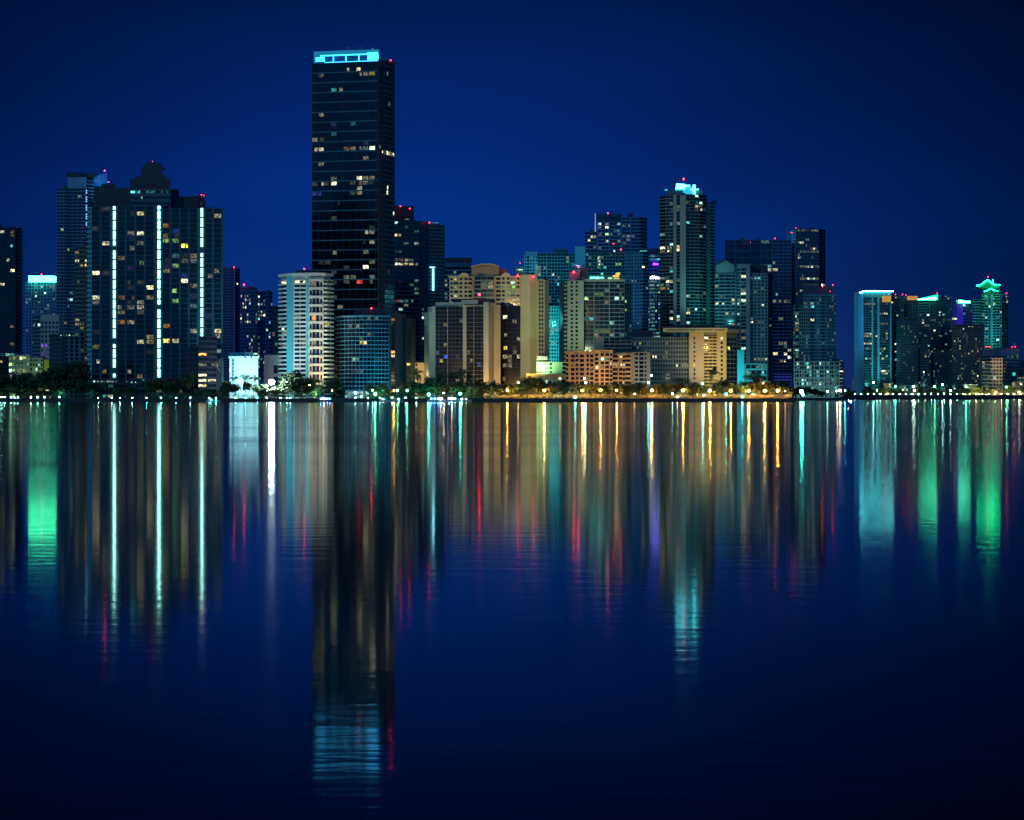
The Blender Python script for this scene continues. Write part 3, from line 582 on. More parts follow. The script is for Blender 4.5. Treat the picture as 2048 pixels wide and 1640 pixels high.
# ---- tan arched condo
b = Bld('condo_tower', 'tan condo with two round arched parapets, an orange centre bay and a blank right flank', 990, 2200)
tn = wallmat((0.50, 0.43, 0.25), var=0.1); og = wallmat((0.45, 0.24, 0.12)); ol = wallmat((0.36, 0.36, 0.16))
L15 = [(914,578,'c'),(914,588,'c'),(941,579,'w'),(950,577,'w'),(998,577,'t'),(1006,577,'k'),(1016,585,'k'),(1026,559,'w'),(1026,586,'g'),(1036,586,'c'),(1016,595,'t'),(1026,577,'g'),(1026,608,'w'),(912,559,'w')]
b.block([(899, 2206), (945, 2203)], 554, tn, faces=[T(cols='P8 G9 P9 P9 G8', fs=8.5, p=0.02, sp=0.4, slab=tn, lit=L15)], cap=(1, 0.6, tn))
b.block([(945, 2201), (992, 2200)], 553, og, faces=[T(cols='W4 B14 B14 B14 W4', fs=8.5, p=0.02, sp=0.3, slab=wallmat((0.16,0.25,0.24)), lit=[(971,569,'k'),(979,569,'w'),(970,577,'c'),(980,577,'c')])])
b.block([(992, 2202), (1041, 2200)], 553, tn, faces=[T(cols='G9 P9 P9 G9 P9', fs=8.5, p=0.02, sp=0.4, slab=tn, lit=L15)], cap=(1, 0.6, tn))
for cx_, r_ in ((928, 9.5), (1012, 9.5)):
    m = b.part('arched_parapet', tn); rr = r_*2202/F; x0 = X(cx_, 2202); zz = Z(553.5, 2202)
    i = len(m.v); arc = [(x0+rr*math.cos(a*math.pi/12), zz+rr*0.85*math.sin(a*math.pi/12)) for a in range(13)]
    m.v += [(x, 2200.8, z) for x, z in arc] + [(x, 2204, z) for x, z in arc]; nA = 13
    m.f += [tuple(range(i, i+nA)), tuple(range(i+2*nA-1, i+nA-1, -1))] + [(i+k, i+nA+k, i+nA+k+1, i+k+1) for k in range(nA-1)]
b.block([(943, 2212), (998, 2212)], 535, wallmat((0.42, 0.27, 0.15)), ybot=553.5, part='penthouse', depth=16); b.block([(998, 2213), (1013, 2213)], 537, wallmat((0.35, 0.08, 0.05)), ybot=553.5, part='penthouse', depth=14)
m = b.part('penthouse_roof', tn); xs = [X(x, 2211) for x in (942, 962, 983, 999)]; zs = [Z(y, 2211) for y in (535, 529.5, 529.5, 535)]
i = len(m.v)
for yy in (2210.5, 2228): m.v += [(x, yy, z+0.9) for x, z in zip(xs, zs)] + [(x, yy, z if k in (0, 3) else z) for k, (x, z) in reversed(list(enumerate(zip(xs, zs))))]
m.f += [tuple(range(i, i+8)), tuple(range(i+15, i+7, -1))] + [(i+k, i+8+k, i+8+(k+1) % 8, i+(k+1) % 8) for k in range(8)]
m = b.part('penthouse', wallmat((0.42, 0.27, 0.15))); m.prism([(xs[0]+0.6,2212.1),(xs[3]-0.6,2212.1),(xs[3]-0.6,2226),(xs[0]+0.6,2226)], Z(535,2211)-0.05, Z(535,2211)+0.1, top=[(xs[1],2212.1,0,zs[1]-0.02),(xs[2],2212.1,0,zs[1]-0.02),(xs[2],2226,0,zs[1]-0.02),(xs[1],2226,0,zs[1]-0.02)])
b.block([(1041, 2196), (1060, 2192), (1074, 2196)], 549, tn, depth=34)
b.block([(1074, 2196), (1089, 2200), (1098, 2208)], 559, tn, faces=[T(cols='W.6 P1*2 W.3', fs=8.5, p=0.0), T(cols='w1', fs=8)], D=2196)
b.block([(1073, 2150), (1098, 2150), (1137, 2152)], 724, wallmat((0.42, 0.55, 0.38)), part='podium', depth=36, faces=[T(cols='G6*4', fs=8.3, p=0.85, pal='hhk', sp=0.6, slab=wallmat((0.42,0.55,0.38)), top=0), T(cols='P3*1 w4 w4 D5', fs=8.3, p=0.0, sp=0.3)], D=2150)
b.block([(1073, 2156), (1095, 2156)], 713, wallmat((0.42, 0.55, 0.38)), ybot=724.5, part='podium', depth=26, faces=[T(cols='G3*5', fs=6, p=0.9, pal='hk', sp=0.5)])
b.block([(1052, 2142), (1132, 2144)], 747, wallmat((0.5, 0.30, 0.14)), part='arcade', depth=7, faces=[T(cols='W5 w3 W5 D3 D3 W1 D3 W1 D3', fs=19, p=0.7, pal='ckkt', top=3.2)])
b.beacon(1035.5, 551, 2198, r=0.75, mast=2); b.beacon(1067, 553.5, 2190, r=0.75, mast=2); b.done()
fill_spot(1060, 735, 2130, 1055, 680, 2194, (0.9,0.75,0.2), 60, 110); fill_spot(1085, 735, 2135, 1082, 690, 2198, GREEN, 26, 110); fill_spot(1050, 600, 2080, 1040, 600, 2196, (1,0.68,0.2), 62, 90); fill_spot(950, 590, 2080, 960, 575, 2202, WARM, 60, 70)
fill_spot(1110, 765, 2110, 1108, 730, 2150, (0.6,1,0.7), 9, 110)

# ---- teal condos behind
tl = wallmat((0.09, 0.34, 0.38)); tl2 = wallmat((0.05, 0.17, 0.2)); pl = wallmat((0.18, 0.45, 0.55))
b = Bld('condo_tower', 'wide teal gridded condo with a pale mid roof block behind the arched condo', 1150, 2400)
L16 = [(1081,536,'c'),(1081,543,'c'),(1081,549,'w'),(1089,538,'k'),(1108,551,'w'),(1120,557,'w'),(1121,570,'k'),(1121,589,'c'),(1121,597,'k'),(1137,517,'c'),(1197,515,'c'),(1197,523,'c'),(1197,531,'k'),(1204,528,'w'),(1241,528,'g'),(1236,528,'g'),(1182,514,'i'),(1103,596,'w'),(1103,603,'w'),(1204,536,'d')]
b.block([(1048, 2402), (1076, 2401)], 511, pl, faces=[T(cols='P3 G3 P3 P3 P3', fs=6.6, p=0.08, pal='tdk', lit=L16)]); b.block([(1051, 2404), (1075, 2404)], 503.5, pl, ybot=511, part='roof_block', depth=14)
b.block([(1076, 2400), (1150, 2400)], 506, tl2, faces=[T(cols='G3*3 P2 G3*9', fs=6.6, p=0.075, pal='kktgt', sp=0.25, slab=tl, lit=L16, mull=0.14)]); b.block([(1107, 2404), (1136, 2404)], 497, dkteal, ybot=506, part='roof_block', depth=14)
b.block([(1150, 2398), (1171, 2398)], 493, pl, faces=[T(cols='P1*3', fs=6.6, p=0.0, top=14)])
b.block([(1171, 2400), (1249, 2402)], 505, tl2, faces=[T(cols='G3*13', fs=6.6, p=0.07, pal='ktgt', sp=0.25, slab=tl, lit=L16, mull=0.12)], cap=(1.5, 0.8, dkteal))
b.block([(1097, 2380), (1128, 2380)], 612, wallmat((0.12, 0.5, 0.55)), part='lower_wing', faces=[T(cols='P2*5 G2', fs=7.2, p=0.03, pal='cw', lit=[(1106,660,'c'),(1110,660,'c'),(1116,660,'c'),(1104,687,'c'),(1108,687,'c')])])
b.beacon(1242, 499, 2398, r=0.6, mast=2); b.beacon(1227, 487.5, 2398, r=0.45, mast=6); b.done()
fill_spot(1110, 735, 2330, 1112, 660, 2380, TEAL, 105, 100); fill_spot(1112, 640, 2310, 1112, 630, 2380, TEAL, 34, 80); fill_spot(1063, 520, 2335, 1062, 525, 2400, CYAN, 14, 120); fill_spot(1160, 515, 2340, 1160, 505, 2398, CYAN, 6, 130)
b = Bld('office_block', 'small block with white lit louvre bars peeking over the left shoulder of the teal condo', 1040, 2500, 'building')
b.block([(1030, 2502), (1049, 2500)], 534, dkteal, faces=[T(cols='w1', fs=5)])
for k in range(4): b.rect('light_bar', WIN['k'], 1032, 1047, 535.5+k*3.2, 537+k*3.2, 2498, 1)
b.mast(1040, 527, 536, 2500, 0.2); b.beacon(1040, 526, 2500, r=0.3, mast=1); b.done()
b = Bld('residential_tower', 'tall pale blue tower with stepped shoulders and a pink white antenna, behind the teal condo', 1232, 2700)
vb = wallmat((0.09, 0.22, 0.40)); L17 = [(1211,448,'c'),(1211,455,'c'),(1202,458,'c'),(1248,449,'k'),(1259,449,'c'),(1185,473,'c'),(1196,472,'c'),(1212,471,'g'),(1212,483,'c'),(1235,484,'c'),(1259,470,'c'),(1259,477,'c'),(1265,470,'k'),(1235,470,'k'),(1196,497,'k'),(1244,470,'k')]
b.block([(1170, 2706), (1194, 2704)], 463, dkblue, faces=[T(cols='G2*4 W.5', fs=6.9, p=0.05, pal='kitkc', lit=L17, slab=vb)])
b.block([(1194, 2700), (1243, 2698)], 431, dkblue, faces=[T(cols='W.5 G2*3 W.5 G2*3 W.5', fs=6.9, p=0.05, pal='kitkc', top=6, sp=0.35, slab=vb, pier=vb, lit=L17)], cap=(4, 0.8, dkblue))
b.block([(1243, 2696), (1278, 2698), (1293, 2712)], 434, dkblue, faces=[T(cols='W.4 G2*2 W.4 G2*2', fs=6.9, p=0.05, pal='kitkc', sp=0.4, slab=vb, pier=vb, lit=L17), T(cols='B1*2', fs=6.9, p=0.0, slab=vb, sp=0.4)], D=2696)
b.block([(1256, 2705), (1266, 2705)], 426, dkblue, ybot=434, part='roof_block', depth=8)
b.part('antenna', emat('pink_antenna_light', (0.8, 0.6, 1.0), 0.7, False)).tube((X(1190.5,2702),2702,Z(463,2702)), (X(1190.5,2702),2702,Z(427,2702)), 0.4, 0.25, 6)
b.mast(1199, 418, 432, 2702, 0.15); b.mast(1190.5, 418, 428, 2702, 0.15)
b.beacon(1216, 426.5, 2700, r=0.8, mast=2); b.done()
b = Bld('residential_tower', 'plain blue tower right of the gridded beige condo, teal roof corner light', 1273, 2550)
b.block([(1248, 2552), (1283, 2550), (1296, 2562)], 503, wallmat((0.04, 0.13, 0.22)), faces=[T(cols='P1*4 w.4 P1*3', fs=7, p=0.05, pal='dkcd'), T(cols='B1*2', fs=7, p=0.03, sp=0.5, slab=wallmat((0.05,0.16,0.25)))], D=2550)
b.rect('corner_light', emat('soft_teal_light', (0.10, 0.55, 0.5), 0.6, False), 1280, 1294, 500.5, 502.8, 2546, 4); b.done()
fill_spot(1262, 640, 2480, 1262, 560, 2550, CYAN, 90, 70)

# ---- beige green gridded condo
b = Bld('condo_tower', 'grey green condo with small left wall windows and a lit teal rooftop sign', 1195, 2300)
gr = wallmat((0.30, 0.34, 0.26), var=0.12); gd = wallmat((0.07, 0.13, 0.14))
L18 = [(1177,597,'g'),(1194,590,'g'),(1202,590,'g'),(1211,583,'k'),(1212,601,'w'),(1236,571,'g'),(1248,600,'g'),(1175,641,'t'),(1181,641,'k'),(1188,641,'t'),(1194,641,'p'),(1220,642,'k'),(1212,658,'y'),(1220,668,'k'),(1250,668,'k'),(1249,618,'g'),(1255,618,'d'),(1150,595,'w'),(1177,700,'b')]
b.block([(1128, 2304), (1135, 2302)], 563, gd, faces=[T(cols='G1*2', fs=8.2, p=0.02, sp=0.4, slab=gr)], D=2302)
b.block([(1135, 2300), (1168, 2296)], 561, gr, faces=[T(cols='w1 P1.6 w.4 P1.6 w.6 W1.6', fs=8.2, p=0.01, lit=L18)], D=2298)
b.block([(1168, 2303), (1249, 2300)], 560, gd, faces=[T(cols='G8*2 W.8 G8*3 W.8 G8*3', fs=8.2, p=0.06, pal='gtkd', sp=0.2, slab=wallmat((0.13,0.22,0.22)), lit=L18, pier=gr)], D=2300, cap=(2, 1, gr))
b.block([(1249, 2300), (1263, 2306)], 566, gd, faces=[T(cols='P1*3', fs=8.2, p=0.08, pal='gkd', lit=L18)], D=2300)
b.block([(1139, 2310), (1160, 2310)], 543, wallmat((0.25, 0.16, 0.2)), ybot=562, part='roof_block', depth=12); b.block([(1160, 2312), (1177, 2312)], 535, wallmat((0.05, 0.06, 0.08)), ybot=562, part='roof_block', depth=12); b.block([(1177, 2312), (1250, 2312)], 550, wallmat((0.04, 0.12, 0.14)), ybot=562, part='roof_block', depth=10)
sg = emat('teal_sign_light', (0.12, 0.9, 0.75), 4, False); rr = random.Random(3); x = 1180.0
while x < 1207:        # the sign's lettering, too small to read
    w = rr.uniform(0.7, 1.5); b.rect('roof_sign', sg, x, x+w, 553.2+rr.uniform(0, 1.2), 558-rr.uniform(0, 1.2), 2309, 1.2); x += w+rr.uniform(0.15, 0.45)
b.rect('roof_sign', emat('green_sign_light', (0.45, 1, 0.6), 1.2, False), 1216, 1224, 555, 559, 2309, 1.2)
b.rect('roof_lamp', WIN['k'], 1164, 1166, 554, 557, 2309, 1)
for k, (x0, x1, y0, y1) in enumerate(((1226, 1238, 550.5, 554), (1228, 1239, 556, 559.5), (1233, 1240, 545, 549.5))): b.rect('gold_canopy', emat('gold_canopy_light', (1, 0.72, 0.2), 1.0, False), x0, x1, y0, y1, 2305-k, 4)
b.beacon(1147.5, 544, 2306, r=0.9, mast=2); b.beacon(1157, 533, 2308, r=0.9, mast=2); b.beacon(1232, 548.5, 2300, r=0.4, mast=1); b.done()
fill_spot(1150, 700, 2240, 1152, 620, 2300, (0.85,1,0.55), 70, 90)

# ---- bank tower with letters
b = Bld('office_tower', 'slim blue bank tower with white roof letters and many fully lit floors', 1310, 2800)
b.block([(1288, 2802), (1310, 2798), (1330, 2804)], 508, wallmat((0.02, 0.06, 0.22)), faces=[T(cols='w.3 G1*6', fs=7.4, p=lambda x, y: 0 if y < 562 else 0.42, pal='ktgtki', sp=0.45, slab=wallmat((0.03,0.09,0.3)), rows=[(510, 1290, 1335, 'kt'), (517, 1290, 1335, 'kt')], lit=[(1301,565,'k'),(1305,565,'g')]), T(cols='G1*6', fs=7.4, p=lambda x, y: 0 if y < 562 else 0.42, pal='ktgtki', sp=0.45, slab=wallmat((0.03,0.09,0.3)), rows=[(510, 1290, 1335, 't'), (517, 1290, 1335, 'kt')])], D=2800)
b.block([(1292, 2806), (1327, 2806)], 497, wallmat((0.03, 0.04, 0.10)), ybot=508, part='roof_cap', depth=20)
b.rect('logo', emat('violet_logo_light', (0.10, 0.01, 1.0), 16, False), 1306, 1317, 526, 530, 2795, 1); b.rect('logo', WIN['i'], 1312, 1318, 525, 527.4, 2794.5, 1.6)
fc = bpy.data.curves.new('letters', 'FONT'); fc.body = 'of Amer'; fc.size = 4.2; fc.extrude = 0.3; fc.offset = 0.09; fc.align_x = 'LEFT'
fo = bpy.data.objects.new('letters', fc); COL.objects.link(fo); bpy.context.view_layer.update()
me = bpy.data.meshes.new_from_object(fo.evaluated_get(bpy.context.evaluated_depsgraph_get())); bpy.data.objects.remove(fo)
me.materials.clear(); me.materials.append(emat('white_letter_light', (0.6, 0.7, 1), 5.0, False)); lo = bpy.data.objects.new('roof_letters', me); COL.objects.link(lo)
wd = max(v.co.x for v in me.vertices); tw = 22*2794/F; lo.scale = (tw/wd, 1.15, 1); lo.rotation_euler = (R(90), 0, 0); lo.parent = b.o
lo.location = (X(1299.5, 2794)-b.o.location.x, 2794-b.o.location.y, Z(558, 2794)-GROUND)
for k in range(12): b.bulb('edge_light', WIN['k'], 1297.5+0.6*(k % 2), 612+k*5.6, 2794, 0.5)
b.done()

# ---- tower with bright crown
b = Bld('condo_tower', 'tall dark balcony tower with two grey piers and a bright white lit crown', 1372, 2350)
gp = wallmat((0.26, 0.28, 0.24)); s21 = wallmat((0.10, 0.16, 0.17)); d21 = wallmat((0.02, 0.035, 0.05))
L21 = [(1334,494,'c'),(1330,494,'c'),(1334,502,'c'),(1340,494,'c'),(1334,560,'c'),(1328,560,'c'),(1340,560,'c'),(1334,569,'k'),(1334,577,'y'),(1356,411,'c'),(1356,419,'d'),(1356,446,'c'),(1343,445,'k'),(1358,494,'w'),(1356,502,'w'),(1375,408,'g'),(1375,417,'d'),(1404,412,'w'),(1402,417,'c'),(1406,419,'d'),(1412,452,'c'),(1378,593,'c'),(1392,593,'g'),(1397,593,'d'),(1378,616,'w'),(1378,624,'w'),(1408,619,'k'),(1346,640,'c'),(1403,450,'d')]
k21 = T(fs=6.7, p=0.03, pal='tkt', sp=0.3, slab=s21, bal=1.5, lit=L21)
b.block([(1320, 2362), (1332, 2354), (1347, 2351)], 391, d21, faces=[T(cols='B1', **k21), T(cols='B1*2', **k21)], D=2352)
b.block([(1347, 2351), (1372, 2350)], 390, d21, faces=[T(cols='W7 G8 W13', fs=6.7, p=0.02, sp=0.2, slab=s21, pier=gp, proud=1.6, lit=L21)], D=2350)
b.block([(1372, 2351), (1398, 2354), (1412, 2364)], 389, d21, faces=[T(cols='B1*3', **k21), T(cols='B1*2', **k21)], D=2352)
b.block([(1412, 2366), (1420, 2368), (1428, 2376)], 402, wallmat((0.05, 0.16, 0.18)), faces=[T(cols='W1 w1', fs=6.7, proud=0.4), T(cols='B1', fs=6.7, p=0.03, pal='t', sp=0.4, slab=wallmat((0.08,0.25,0.27)))], D=2352)
b.block([(1333, 2356), (1406, 2358)], 381, dkteal, ybot=390, part='roof_block', depth=18)
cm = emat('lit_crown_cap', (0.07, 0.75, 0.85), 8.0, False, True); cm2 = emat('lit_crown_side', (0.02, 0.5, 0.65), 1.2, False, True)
m = b.part('crown', cm); D_ = 2356
m.prism([(X(1352,D_),D_),(X(1371,D_),D_),(X(1371,D_),D_+8),(X(1352,D_),D_+8)], Z(378,D_), Z(366,D_), top=[(X(1354,D_),D_,0,Z(367,D_)),(X(1371,D_),D_,0,Z(368.5,D_)),(X(1371,D_),D_+8,0,Z(368.5,D_)),(X(1354,D_),D_+8,0,Z(366,D_))])
m.box(X(1386,D_), X(1391,D_), D_-1, D_+6, Z(388,D_), Z(370,D_)); m.box(X(1371,D_), X(1380,D_), D_, D_+6, Z(373,D_), Z(370,D_)); m.box(X(1380.5,D_), X(1397,D_), D_-0.5, D_+0.2, Z(380,D_), Z(377.5,D_))
b.rect('crown_side', cm2, 1366, 1386, 373.2, 388, D_+0.6, 5); b.rect('crown_side', cm2, 1352, 1365.9, 378.2, 381, D_+0.6, 5); b.rect('roof_lamp', cm2, 1330, 1335, 378, 381, D_, 3)
b.beacon(1367.5, 358, 2360, r=0.8, mast=4); b.mast(1367.5, 358, 370, 2360, 0.2); b.done()
fill_spot(1425, 640, 2310, 1420, 560, 2372, TEAL, 60, 80)
# ---- wide faint tower and gabled condo
b = Bld('office_tower', 'wide flat topped dark blue tower with faint line grid behind the gabled condo', 1516, 2700)
L22 = [(1532,483,'k'),(1542,483,'k'),(1552,526,'c'),(1536,535,'k'),(1540,540,'c'),(1533,533,'k'),(1554,600,'c'),(1560,600,'c'),(1565,600,'c'),(1579,600,'k'),(1575,600,'w'),(1558,636,'c'),(1564,636,'c'),(1562,688,'c'),(1568,688,'c'),(1568,694,'k'),(1568,710,'c'),(1554,708,'w'),(1557,720,'w'),(1572,720,'w'),(1545,590,'k')]
lg = wallmat((0.05, 0.12, 0.22)); d22 = wallmat((0.015, 0.035, 0.09)); g22 = glassmat((0.004, 0.010, 0.03))
b.block([(1450, 2702), (1545, 2700)], 480, d22, faces=[T(cols='G21 G15 G15 G20 G24', fs=7.0, p=0.0, sp=0.12, slab=lg, lit=L22[:6], mull=0.05, every=2)], glass=g22)
b.block([(1545, 2698), (1583, 2698)], 480, d22, faces=[T(cols='G12 G11 W.4 G8 G8', fs=7.0, p=0.012, pal='cwd', sp=0.2, slab=lg, lit=L22[2:], mull=0.05)], glass=g22)
b.block([(1548, 2660), (1584, 2660)], 748, wallmat((0.08, 0.25, 0.42)), part='podium', faces=[T(cols='G5*4', fs=6, p=0, sp=0.5, slab=wallmat((0.08,0.28,0.5)))])
b.beacon(1550, 477, 2696, r=0.4, mast=2); b.beacon(1501, 485, 2696, r=0.25, mast=2); b.done(); fill_spot(1552, 775, 2620, 1550, 730, 2680, (0.7,0.15,0.9), 12, 90)
b = Bld('condo_tower', 'grey green condo with a gabled left roof behind the yellow lit hotel', 1484, 2350)
g23 = wallmat((0.17, 0.24, 0.23)); s23 = wallmat((0.09, 0.18, 0.20))
L23 = [(1486,555,'w'),(1486,568,'d'),(1486,581,'c'),(1486,588,'c'),(1486,601,'c'),(1486,608,'y'),(1487,661,'y'),(1488,674,'w'),(1488,700,'k'),(1488,706,'c'),(1436,555,'k'),(1437,570,'c'),(1438,609,'c'),(1448,608,'g'),(1467,601,'w'),(1467,608,'k'),(1468,628,'k'),(1504,553,'k'),(1510,553,'i'),(1517,553,'t'),(1526,641,'c'),(1518,641,'w'),(1506,641,'w'),(1528,658,'c'),(1527,674,'k'),(1514,719,'c'),(1518,719,'c'),(1524,719,'c'),(1530,719,'c'),(1478,648,'w'),(1446,595,'d')]
b.block([(1430, 2354), (1473, 2350)], 534, dkteal, faces=[T(cols='B2 B3*2 B2 W.5', fs=6.8, top=3, p=0.02, sp=0.35, bal=1.2, slab=s23, lit=L23)], D=2350)
m = b.part('gable', g23); i = len(m.v)
for yy in (2349.2, 2368): m.v += [(X(x,2350), yy, Z(y,2350)) for x, y in ((1433,545),(1468,545),(1468,529),(1460,527),(1451,519.5),(1440,526),(1433,529))]
m.f += [tuple(range(i, i+7)), tuple(range(i+13, i+6, -1))] + [(i+k, i+7+k, i+7+(k+1) % 7, i+(k+1) % 7) for k in range(7)]
m = b.part('gable_roof', dk); m.tube((X(1432,2349),2349,Z(528.5,2349)), (X(1451,2349),2349,Z(518.8,2349)), 0.7, 0.7, 6); m.tube((X(1470,2349),2349,Z(528.5,2349)), (X(1451,2349),2349,Z(518.8,2349)), 0.7, 0.7, 6)
b.block([(1473, 2351), (1500, 2350)], 528, g23, faces=[T(cols='P1 D1.2 W.8', fs=6.8, top=3, p=0.04, pal='dkc', lit=L23)], D=2350)
b.block([(1500, 2352), (1536, 2352)], 546, g23, faces=[T(cols='P1*5', fs=6.8, p=0.04, pal='cdk', lit=L23)], D=2350)
b.block([(1536, 2353), (1544, 2360)], 546, dk, faces=[T(cols='P1', fs=6.8, p=0.1, pal='dpw')], D=2350); b.block([(1482, 2358), (1536, 2358)], 530, dk, ybot=546, part='roof_block', depth=14)
b.block([(1474, 2150), (1488, 2150)], 700, wallmat((0.10, 0.5, 0.6)), part='annex', depth=16); b.block([(1488, 2152), (1534, 2152)], 727, wallmat((0.08, 0.28, 0.3)), part='annex', depth=20, faces=[T(cols='W1 D3*4', fs=12, p=0.25, pal='tk')])
b.done(); fill_spot(1484, 775, 2118, 1482, 735, 2150, TEAL, 50, 90)
b = Bld('office_tower', 'slender tower with a bright blue striped left side and rows of small lit offices', 1618, 2700)
L24r = [(463,1593,1642,'ccd'),(487,1594,1606,'c'),(499,1618,1635,'ckd'),(505,1600,1640,'kdd'),(516,1594,1604,'c'),(534,1596,1640,'dck'),(558,1600,1647,'ck'),(570,1604,1640,'dd'),(582,1598,1640,'cwk')]
b.block([(1583, 2716), (1592, 2702)], 459, wallmat((0.06, 0.22, 0.45)), faces=[T(cols='G1', fs=6.3, p=0, sp=0.5, slab=wallmat((0.12,0.45,0.75)))], D=2702)  # left side painted brighter for light falling from the left
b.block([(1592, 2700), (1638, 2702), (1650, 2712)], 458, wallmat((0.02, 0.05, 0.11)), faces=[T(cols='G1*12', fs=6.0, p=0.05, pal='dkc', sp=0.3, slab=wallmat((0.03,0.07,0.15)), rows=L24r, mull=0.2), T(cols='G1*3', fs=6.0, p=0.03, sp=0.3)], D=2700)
b.beacon(1592, 455.5, 2700, r=0.35, mast=2); b.beacon(1583, 465, 2714, r=0.35, mast=2); b.done()
fill_spot(1520, 460, 2600, 1587, 520, 2710, CYAN, 60, 30)
b = Bld('condo_tower', 'teal condo with a dark roof box and lit frame podium at the park\'s right end', 1630, 2500)
c25 = wallmat((0.08, 0.20, 0.24)); rr_ = lambda x, y: 0.12 if y < 712 else 0.4
b.block([(1586, 2502), (1607, 2500)], 610, c25, faces=[T(cols='P1 G2 P1 P1', fs=6.6, p=0.16, pal='kkct', lit=[(1597,625,'k'),(1597,637,'k'),(1597,652,'k'),(1597,663,'y'),(1597,700,'k'),(1597,705,'k')])])
b.block([(1607, 2499), (1672, 2498)], 590, c25, faces=[T(cols='P1*3 G2 P1*3 G1.6 P1*5', fs=6.6, p=0.16, pal='kkctck', sp=0.3)], cap=(1.5, 0.8, c25), D=2498)
b.block([(1607, 2504), (1667, 2504)], 573, wallmat((0.04, 0.06, 0.11)), ybot=590.5, part='roof_block', depth=18)
b.block([(1588, 2482), (1678, 2480)], 723, wallmat((0.3, 0.36, 0.36)), part='podium', faces=[T(cols='D2*18', fs=8.4, p=0.22, pal='kgdtkt', mull=0.1, slab=wallmat((0.3, 0.36, 0.36)))])
b.part('podium_frame', wallmat((0.4,0.46,0.44)))
fr25 = b.frame(P(1588,2482), P(1678,2480))
for k in range(10): b.part('podium_frame', wallmat((0.4,0.46,0.44))).fbox(fr25, k*4.12, k*4.12+0.5, 0.3, 1.4, GROUND, Z(723,2481))
for k in range(4): b.part('podium_frame', wallmat((0.4,0.46,0.44))).fbox(fr25, 0, 37.5, 0.3, 1.35, Z(723+k*17,2481)-0.5, Z(723+k*17,2481))
fill_spot(1632, 782, 2440, 1632, 750, 2480, (0.4,1,0.85), 22, 130)
b.beacon(1645, 573, 2500, r=0.5, mast=2); b.beacon(1665.5, 569.5, 2500, r=0.5, mast=2); b.beacon(1660, 583, 2496, r=0.25, mast=1); b.done()
b = Bld('narrow_block', 'narrow dark block with stacked lit rooms right of the lit frame podium', 1680, 2700, 'building')
b.block([(1672, 2700), (1687, 2702)], 718, wallmat((0.03, 0.06, 0.13)), faces=[T(cols='w1 G2', fs=7, p=0.7, pal='kcc', sp=0.6)]); b.done()

# ---- orange and tan low hotels on the shore
b = Bld('apartment_block', 'orange lit low block with deep square balconies behind the middle park lamps', 1200, 2085, 'building')
orr = wallmat((0.50, 0.30, 0.12), var=0.2); g26 = glassmat((0.012, 0.008, 0.012))
L26 = [(1145,728,'w'),(1196,738,'w'),(1205,720,'i'),(1215,718,'g'),(1221,728,'c'),(1238,728,'c'),(1246,728,'w'),(1251,728,'c'),(1205,738,'c'),(1175,757,'w'),(1205,757,'b')]
b.block([(1132, 2090), (1190, 2085)], 703, orr, faces=[T(bal=1.7, cols='B1.1 w.9 D1.6 w.4 B1.3 W.4 D1.9 w.8 B1.2 w.3 D1.5 W.5', fs=8.7, top=1.6, p=0.02, lit=L26)], glass=g26, D=2086, cap=(0.8, 0.5, orr))
b.block([(1190, 2082), (1225, 2081)], 701, orr, faces=[T(bal=1.6, cols='D1.8 w.9 B1.8 W.4 B2 w.3 D1.2', fs=8.7, top=1.6, p=0.03, sp=0.3, lit=L26)], glass=g26, D=2085, cap=(0.8, 0.5, orr))
b.block([(1225, 2089), (1264, 2089)], 705, orr, faces=[T(bal=2.6, cols='B3 W.5 B2 D1.4 B3 W.6', fs=8.7, top=1.2, p=0.10, pal='cwc', sp=0.4, lit=L26)], glass=g26, D=2085)
b.block([(1264, 2088), (1300, 2092)], 704, wallmat((0.28, 0.22, 0.15)), faces=[T(cols='W.6 P2 G1.6 P1.2 W1', fs=8.7, p=0.05, pal='cw', sp=0.25)], glass=g26, D=2086)
b.block([(1191, 2098), (1208, 2098)], 673, wallmat((0.45, 0.32, 0.2)), ybot=704, part='stair_head', depth=10)
b.block([(1208, 2100), (1263, 2102)], 681, wallmat((0.34, 0.24, 0.16)), ybot=704, part='upper_floors', faces=[T(cols='B2*5', fs=8, p=0.03, sp=0.35)], depth=20)
for k in range(9): b.rect('roof_box', dk, 1136+k*12+b.rnd.uniform(-2,2), 1141+k*12, 700.8, 703, 2096, 4)
b.done()
fill_spot(1160, 782, 2046, 1160, 735, 2086, (1,0.62,0.25), 26, 120); fill_spot(1205, 782, 2050, 1205, 735, 2086, (1,0.62,0.25), 26, 120); fill_spot(1250, 782, 2050, 1250, 735, 2086, (1,0.6,0.3), 14, 120)
b = Bld('hotel_block', 'long dim olive hotel with a yellow lit right end and overhanging roof slab', 1370, 2110, 'building')
ta = wallmat((0.46, 0.37, 0.16), var=0.15); dm = wallmat((0.16, 0.18, 0.15)); g27 = glassmat((0.008, 0.012, 0.02))
L27 = [(1272,689,'c'),(1282,688,'y'),(1298,688,'c'),(1276,697,'k'),(1335,687,'w'),(1311,716,'c'),(1307,716,'w'),(1331,716,'c'),(1335,716,'y'),(1327,716,'c'),(1335,706,'w'),(1365,734,'c'),(1370,734,'c'),(1375,734,'c'),(1386,734,'y')]
b.block([(1262, 2122), (1378, 2116)], 674, dm, faces=[T(cols='P2*22', fs=8.7, p=0.015, pal='dcy', lit=L27)], glass=g27, D=2116)
b.block([(1264, 2126), (1306, 2126)], 661, dk, ybot=674.5, part='roof_block', depth=12)
